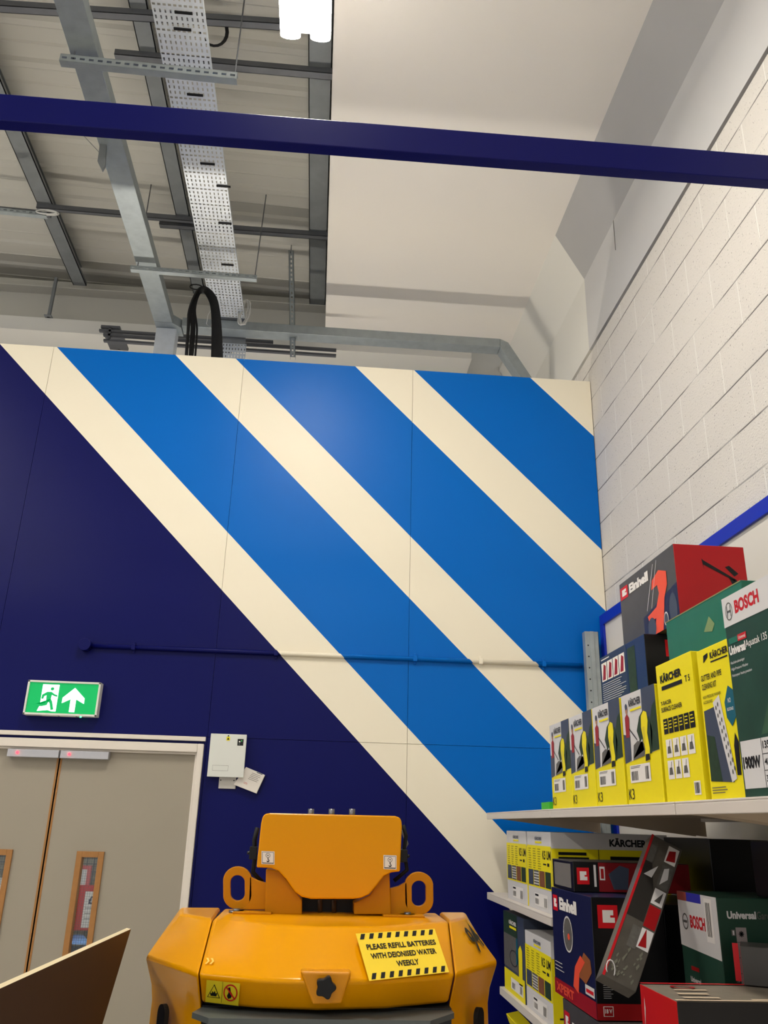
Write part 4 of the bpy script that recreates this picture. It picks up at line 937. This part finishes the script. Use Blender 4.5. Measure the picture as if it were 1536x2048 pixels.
# upper cover
YF = 2.64
def xz(px, py, Y): p = at(px, py, 1, Y); return (p.x, Y, p.z)
prof = [(522, 1648), (525, 1634), (530, 1628), (540, 1626), (790, 1632), (799, 1635), (803, 1641), (804, 1652), (800, 1743), (783, 1745), (768, 1752), (750, 1775), (738, 1789), (722, 1796), (706, 1798), (622, 1798), (604, 1794), (590, 1784), (572, 1758), (557, 1742), (543, 1736), (513, 1735)]
mb = MB().prism([xz(x, y, YF) for x, y in prof], (0, .012, 0))
cov = mb.build('front_cover', yel, t, bevel=.004, seg=3)
zc1 = xz(660, 1629, YF)[2]; xl_, xr2 = xz(526, 1640, YF)[0], xz(802, 1640, YF)[0]
MB().box(xl_+.002, xr2-.002, YF+.012, YF+.19, zc1-.055, zc1-.004).build('cover_top', yel, t, bevel=.012, seg=4)
# stickers on the cover
for (x0_, x1_, y0_, y1_) in ((523, 549, 1728, 1702), (767, 793, 1738, 1710)):
    q = [Vector(xz(x, y, YF-.0006)) for x, y in ((x0_, y0_), (x1_, y0_+1), (x1_, y1_+1), (x0_, y1_))]
    a = QArt(*q); a.rect(0, 0, 1, 1, white, 1); a.rect(.06, .06, .94, .94, black, 2); a.rect(.09, .12, .91, .91, white, 3); a.ring(.5, .68, .18, .18, .8, kgrey, 4); a.ell(.5, .68, .05, .05, kgrey, 4)
    a.poly([(.47, .5), (.54, .5), (.54, .38), (.62, .30), (.58, .18), (.44, .16), (.38, .26), (.44, .28), (.48, .24), (.54, .26), (.54, .32), (.47, .36)], black, 4)
    a.done('hook_sticker', t, 'white lifting hook sticker')
# inner frame uprights
for pts in (((532, 1738), (560, 1742), (604, 1800), (604, 1829), (530, 1829)), ((779, 1744), (782, 1829), (708, 1829), (708, 1806), (740, 1790), (760, 1755))):
    MB().prism([xz(x, y, YF+.035) for x, y in pts], (0, .14, 0)).build('mast_bracket', yelm, t, bevel=.003)
MB().prism([xz(x, y, YF+.12) for x, y in ((600, 1780), (712, 1780), (712, 1829), (600, 1829))], (0, .05, 0)).build('dark_opening', black, t)
for px in (640, 668): MB().tube([xz(px, 1800, YF+.10), xz(px, 1829, YF+.10)], .007, 8).build('hydraulic_hose', M('hose brown', (70, 50, 30), .5), t)
# lifting eyes
def eye(cx_, cy_, sgn, nm):
    Y = YF+.05; O = []; I = []
    n = 32
    for i in range(n):
        a_ = 2*math.pi*i/n; ca, sa = math.cos(a_), math.sin(a_); s_ = 1 if sa > 0 else -1
        O.append(xz(cx_+29*ca, cy_-(29*sa+s_*14), Y)); I.append(xz(cx_+14.5*ca, cy_-(14.5*sa+s_*11), Y))
    mb = MB().ringplate(O, I, (0, .022, 0))
    e = cx_+sgn*24
    mb.prism([xz(e, cy_-24, Y), xz(cx_+sgn*40, cy_-15, Y), xz(cx_+sgn*58, cy_-10, Y), xz(cx_+sgn*58, cy_+43, Y), xz(cx_+sgn*8, cy_+43, Y), xz(cx_+sgn*22, cy_+30, Y)], (0, .022, 0))
    o = mb.build(nm, yelm, t, bevel=.002)
    bm = bmesh.new(); bm.from_mesh(o.data); bmesh.ops.recalc_face_normals(bm, faces=bm.faces); bm.to_mesh(o.data); bm.free()
    return o
eye(475, 1776, 1, 'lifting_eye'); eye(838, 1787, -1, 'lifting_eye')
for x, y in ((473, 1827), (815, 1829)):
    p = at(x, y, 1, YF+.04); MB().tube([(p.x, p.y, ZT), (p.x, p.y, ZT+.006)], .022, 20).tube([(p.x, p.y, ZT), (p.x, p.y, ZT+.011)], .010, 12).build('deck_bolt', M('bolt steel', (120, 120, 124), .35, .8), t)
MB().box(-.21, -.10, YF, YF+.16, ZT-.001, ZT+.006).box(.22, .34, YF, YF+.16, ZT-.001, ZT+.006).build('base_plate', yelm, t, bevel=.002)
# latches and cables beside the cover
for x, y, sx in ((506, 1706, -1), (808, 1712, 1)):
    p = at(x, y, 1, YF+.06); MB().box(p.x-.011, p.x+.011, p.y, p.y+.03, p.z-.018, p.z+.018).tube([(p.x+sx*.010, p.y+.01, p.z), (p.x+sx*.018, p.y+.01, p.z)], .005, 8).build('latch', black, t, bevel=.002)
MB().tube([xz(515, 1655, YF+.08), xz(509, 1680, YF+.08), xz(510, 1715, YF+.08), xz(506, 1745, YF+.08), xz(525, 1765, YF+.08)], .007, 8).build('cable', blackr, t)
MB().tube([xz(806, 1650, YF+.08), xz(812, 1672, YF+.08), xz(808, 1700, YF+.08), xz(814, 1740, YF+.08), xz(788, 1762, YF+.08)], .006, 8).build('cable', blackr, t)
MB().tube([xz(805, 1660, YF+.1), xz(814, 1688, YF+.1), xz(806, 1700, YF+.1)], .005, 8).build('cable', M('grey hose', (110, 114, 116), .4), t)
for px in (622, 663, 704):
    p = at(px, 1626, 1, YF+.12); MB().tube([(p.x, p.y, zc1-.01), (p.x, p.y, p.z+.012)], .0095, 6).build('top_bolt', M('bolt steel', (120, 120, 124), .35, .8), t)
MB().box(-.30, .42, 2.35, 2.85, .02, .6).build('chassis', black, t)

# ------------------------------------------------------------------ brown board, lower left
zb = 1.27
P1 = at(262, 1858, 2, zb); P0 = at(-160, 2050, 2, zb); P2 = at(205, 2048, 1, P1.y); dd = (P2-P1)/(P1.z-P2.z)
Q1 = P1+dd*zb; Q0 = P0+dd*zb
nn = (P0-P1).cross(P2-P1).normalized()
if nn.x > 0: nn = -nn
th = nn*.012
mb = MB().hexa([Q0, Q1, Q1+th, Q0+th], [P0, P1, P1+th, P0+th]); mb.m[-5] = 1  # top edge coloured cream for the light that catches it
tag(mb.build('sheet_board', [M('brown hardboard', (72, 50, 38), .7, noise=.08, nscale=6), M('lit edge cream', (222, 206, 170), .6)]), 'brown hardboard sheet standing in the lower left foreground', 'board')
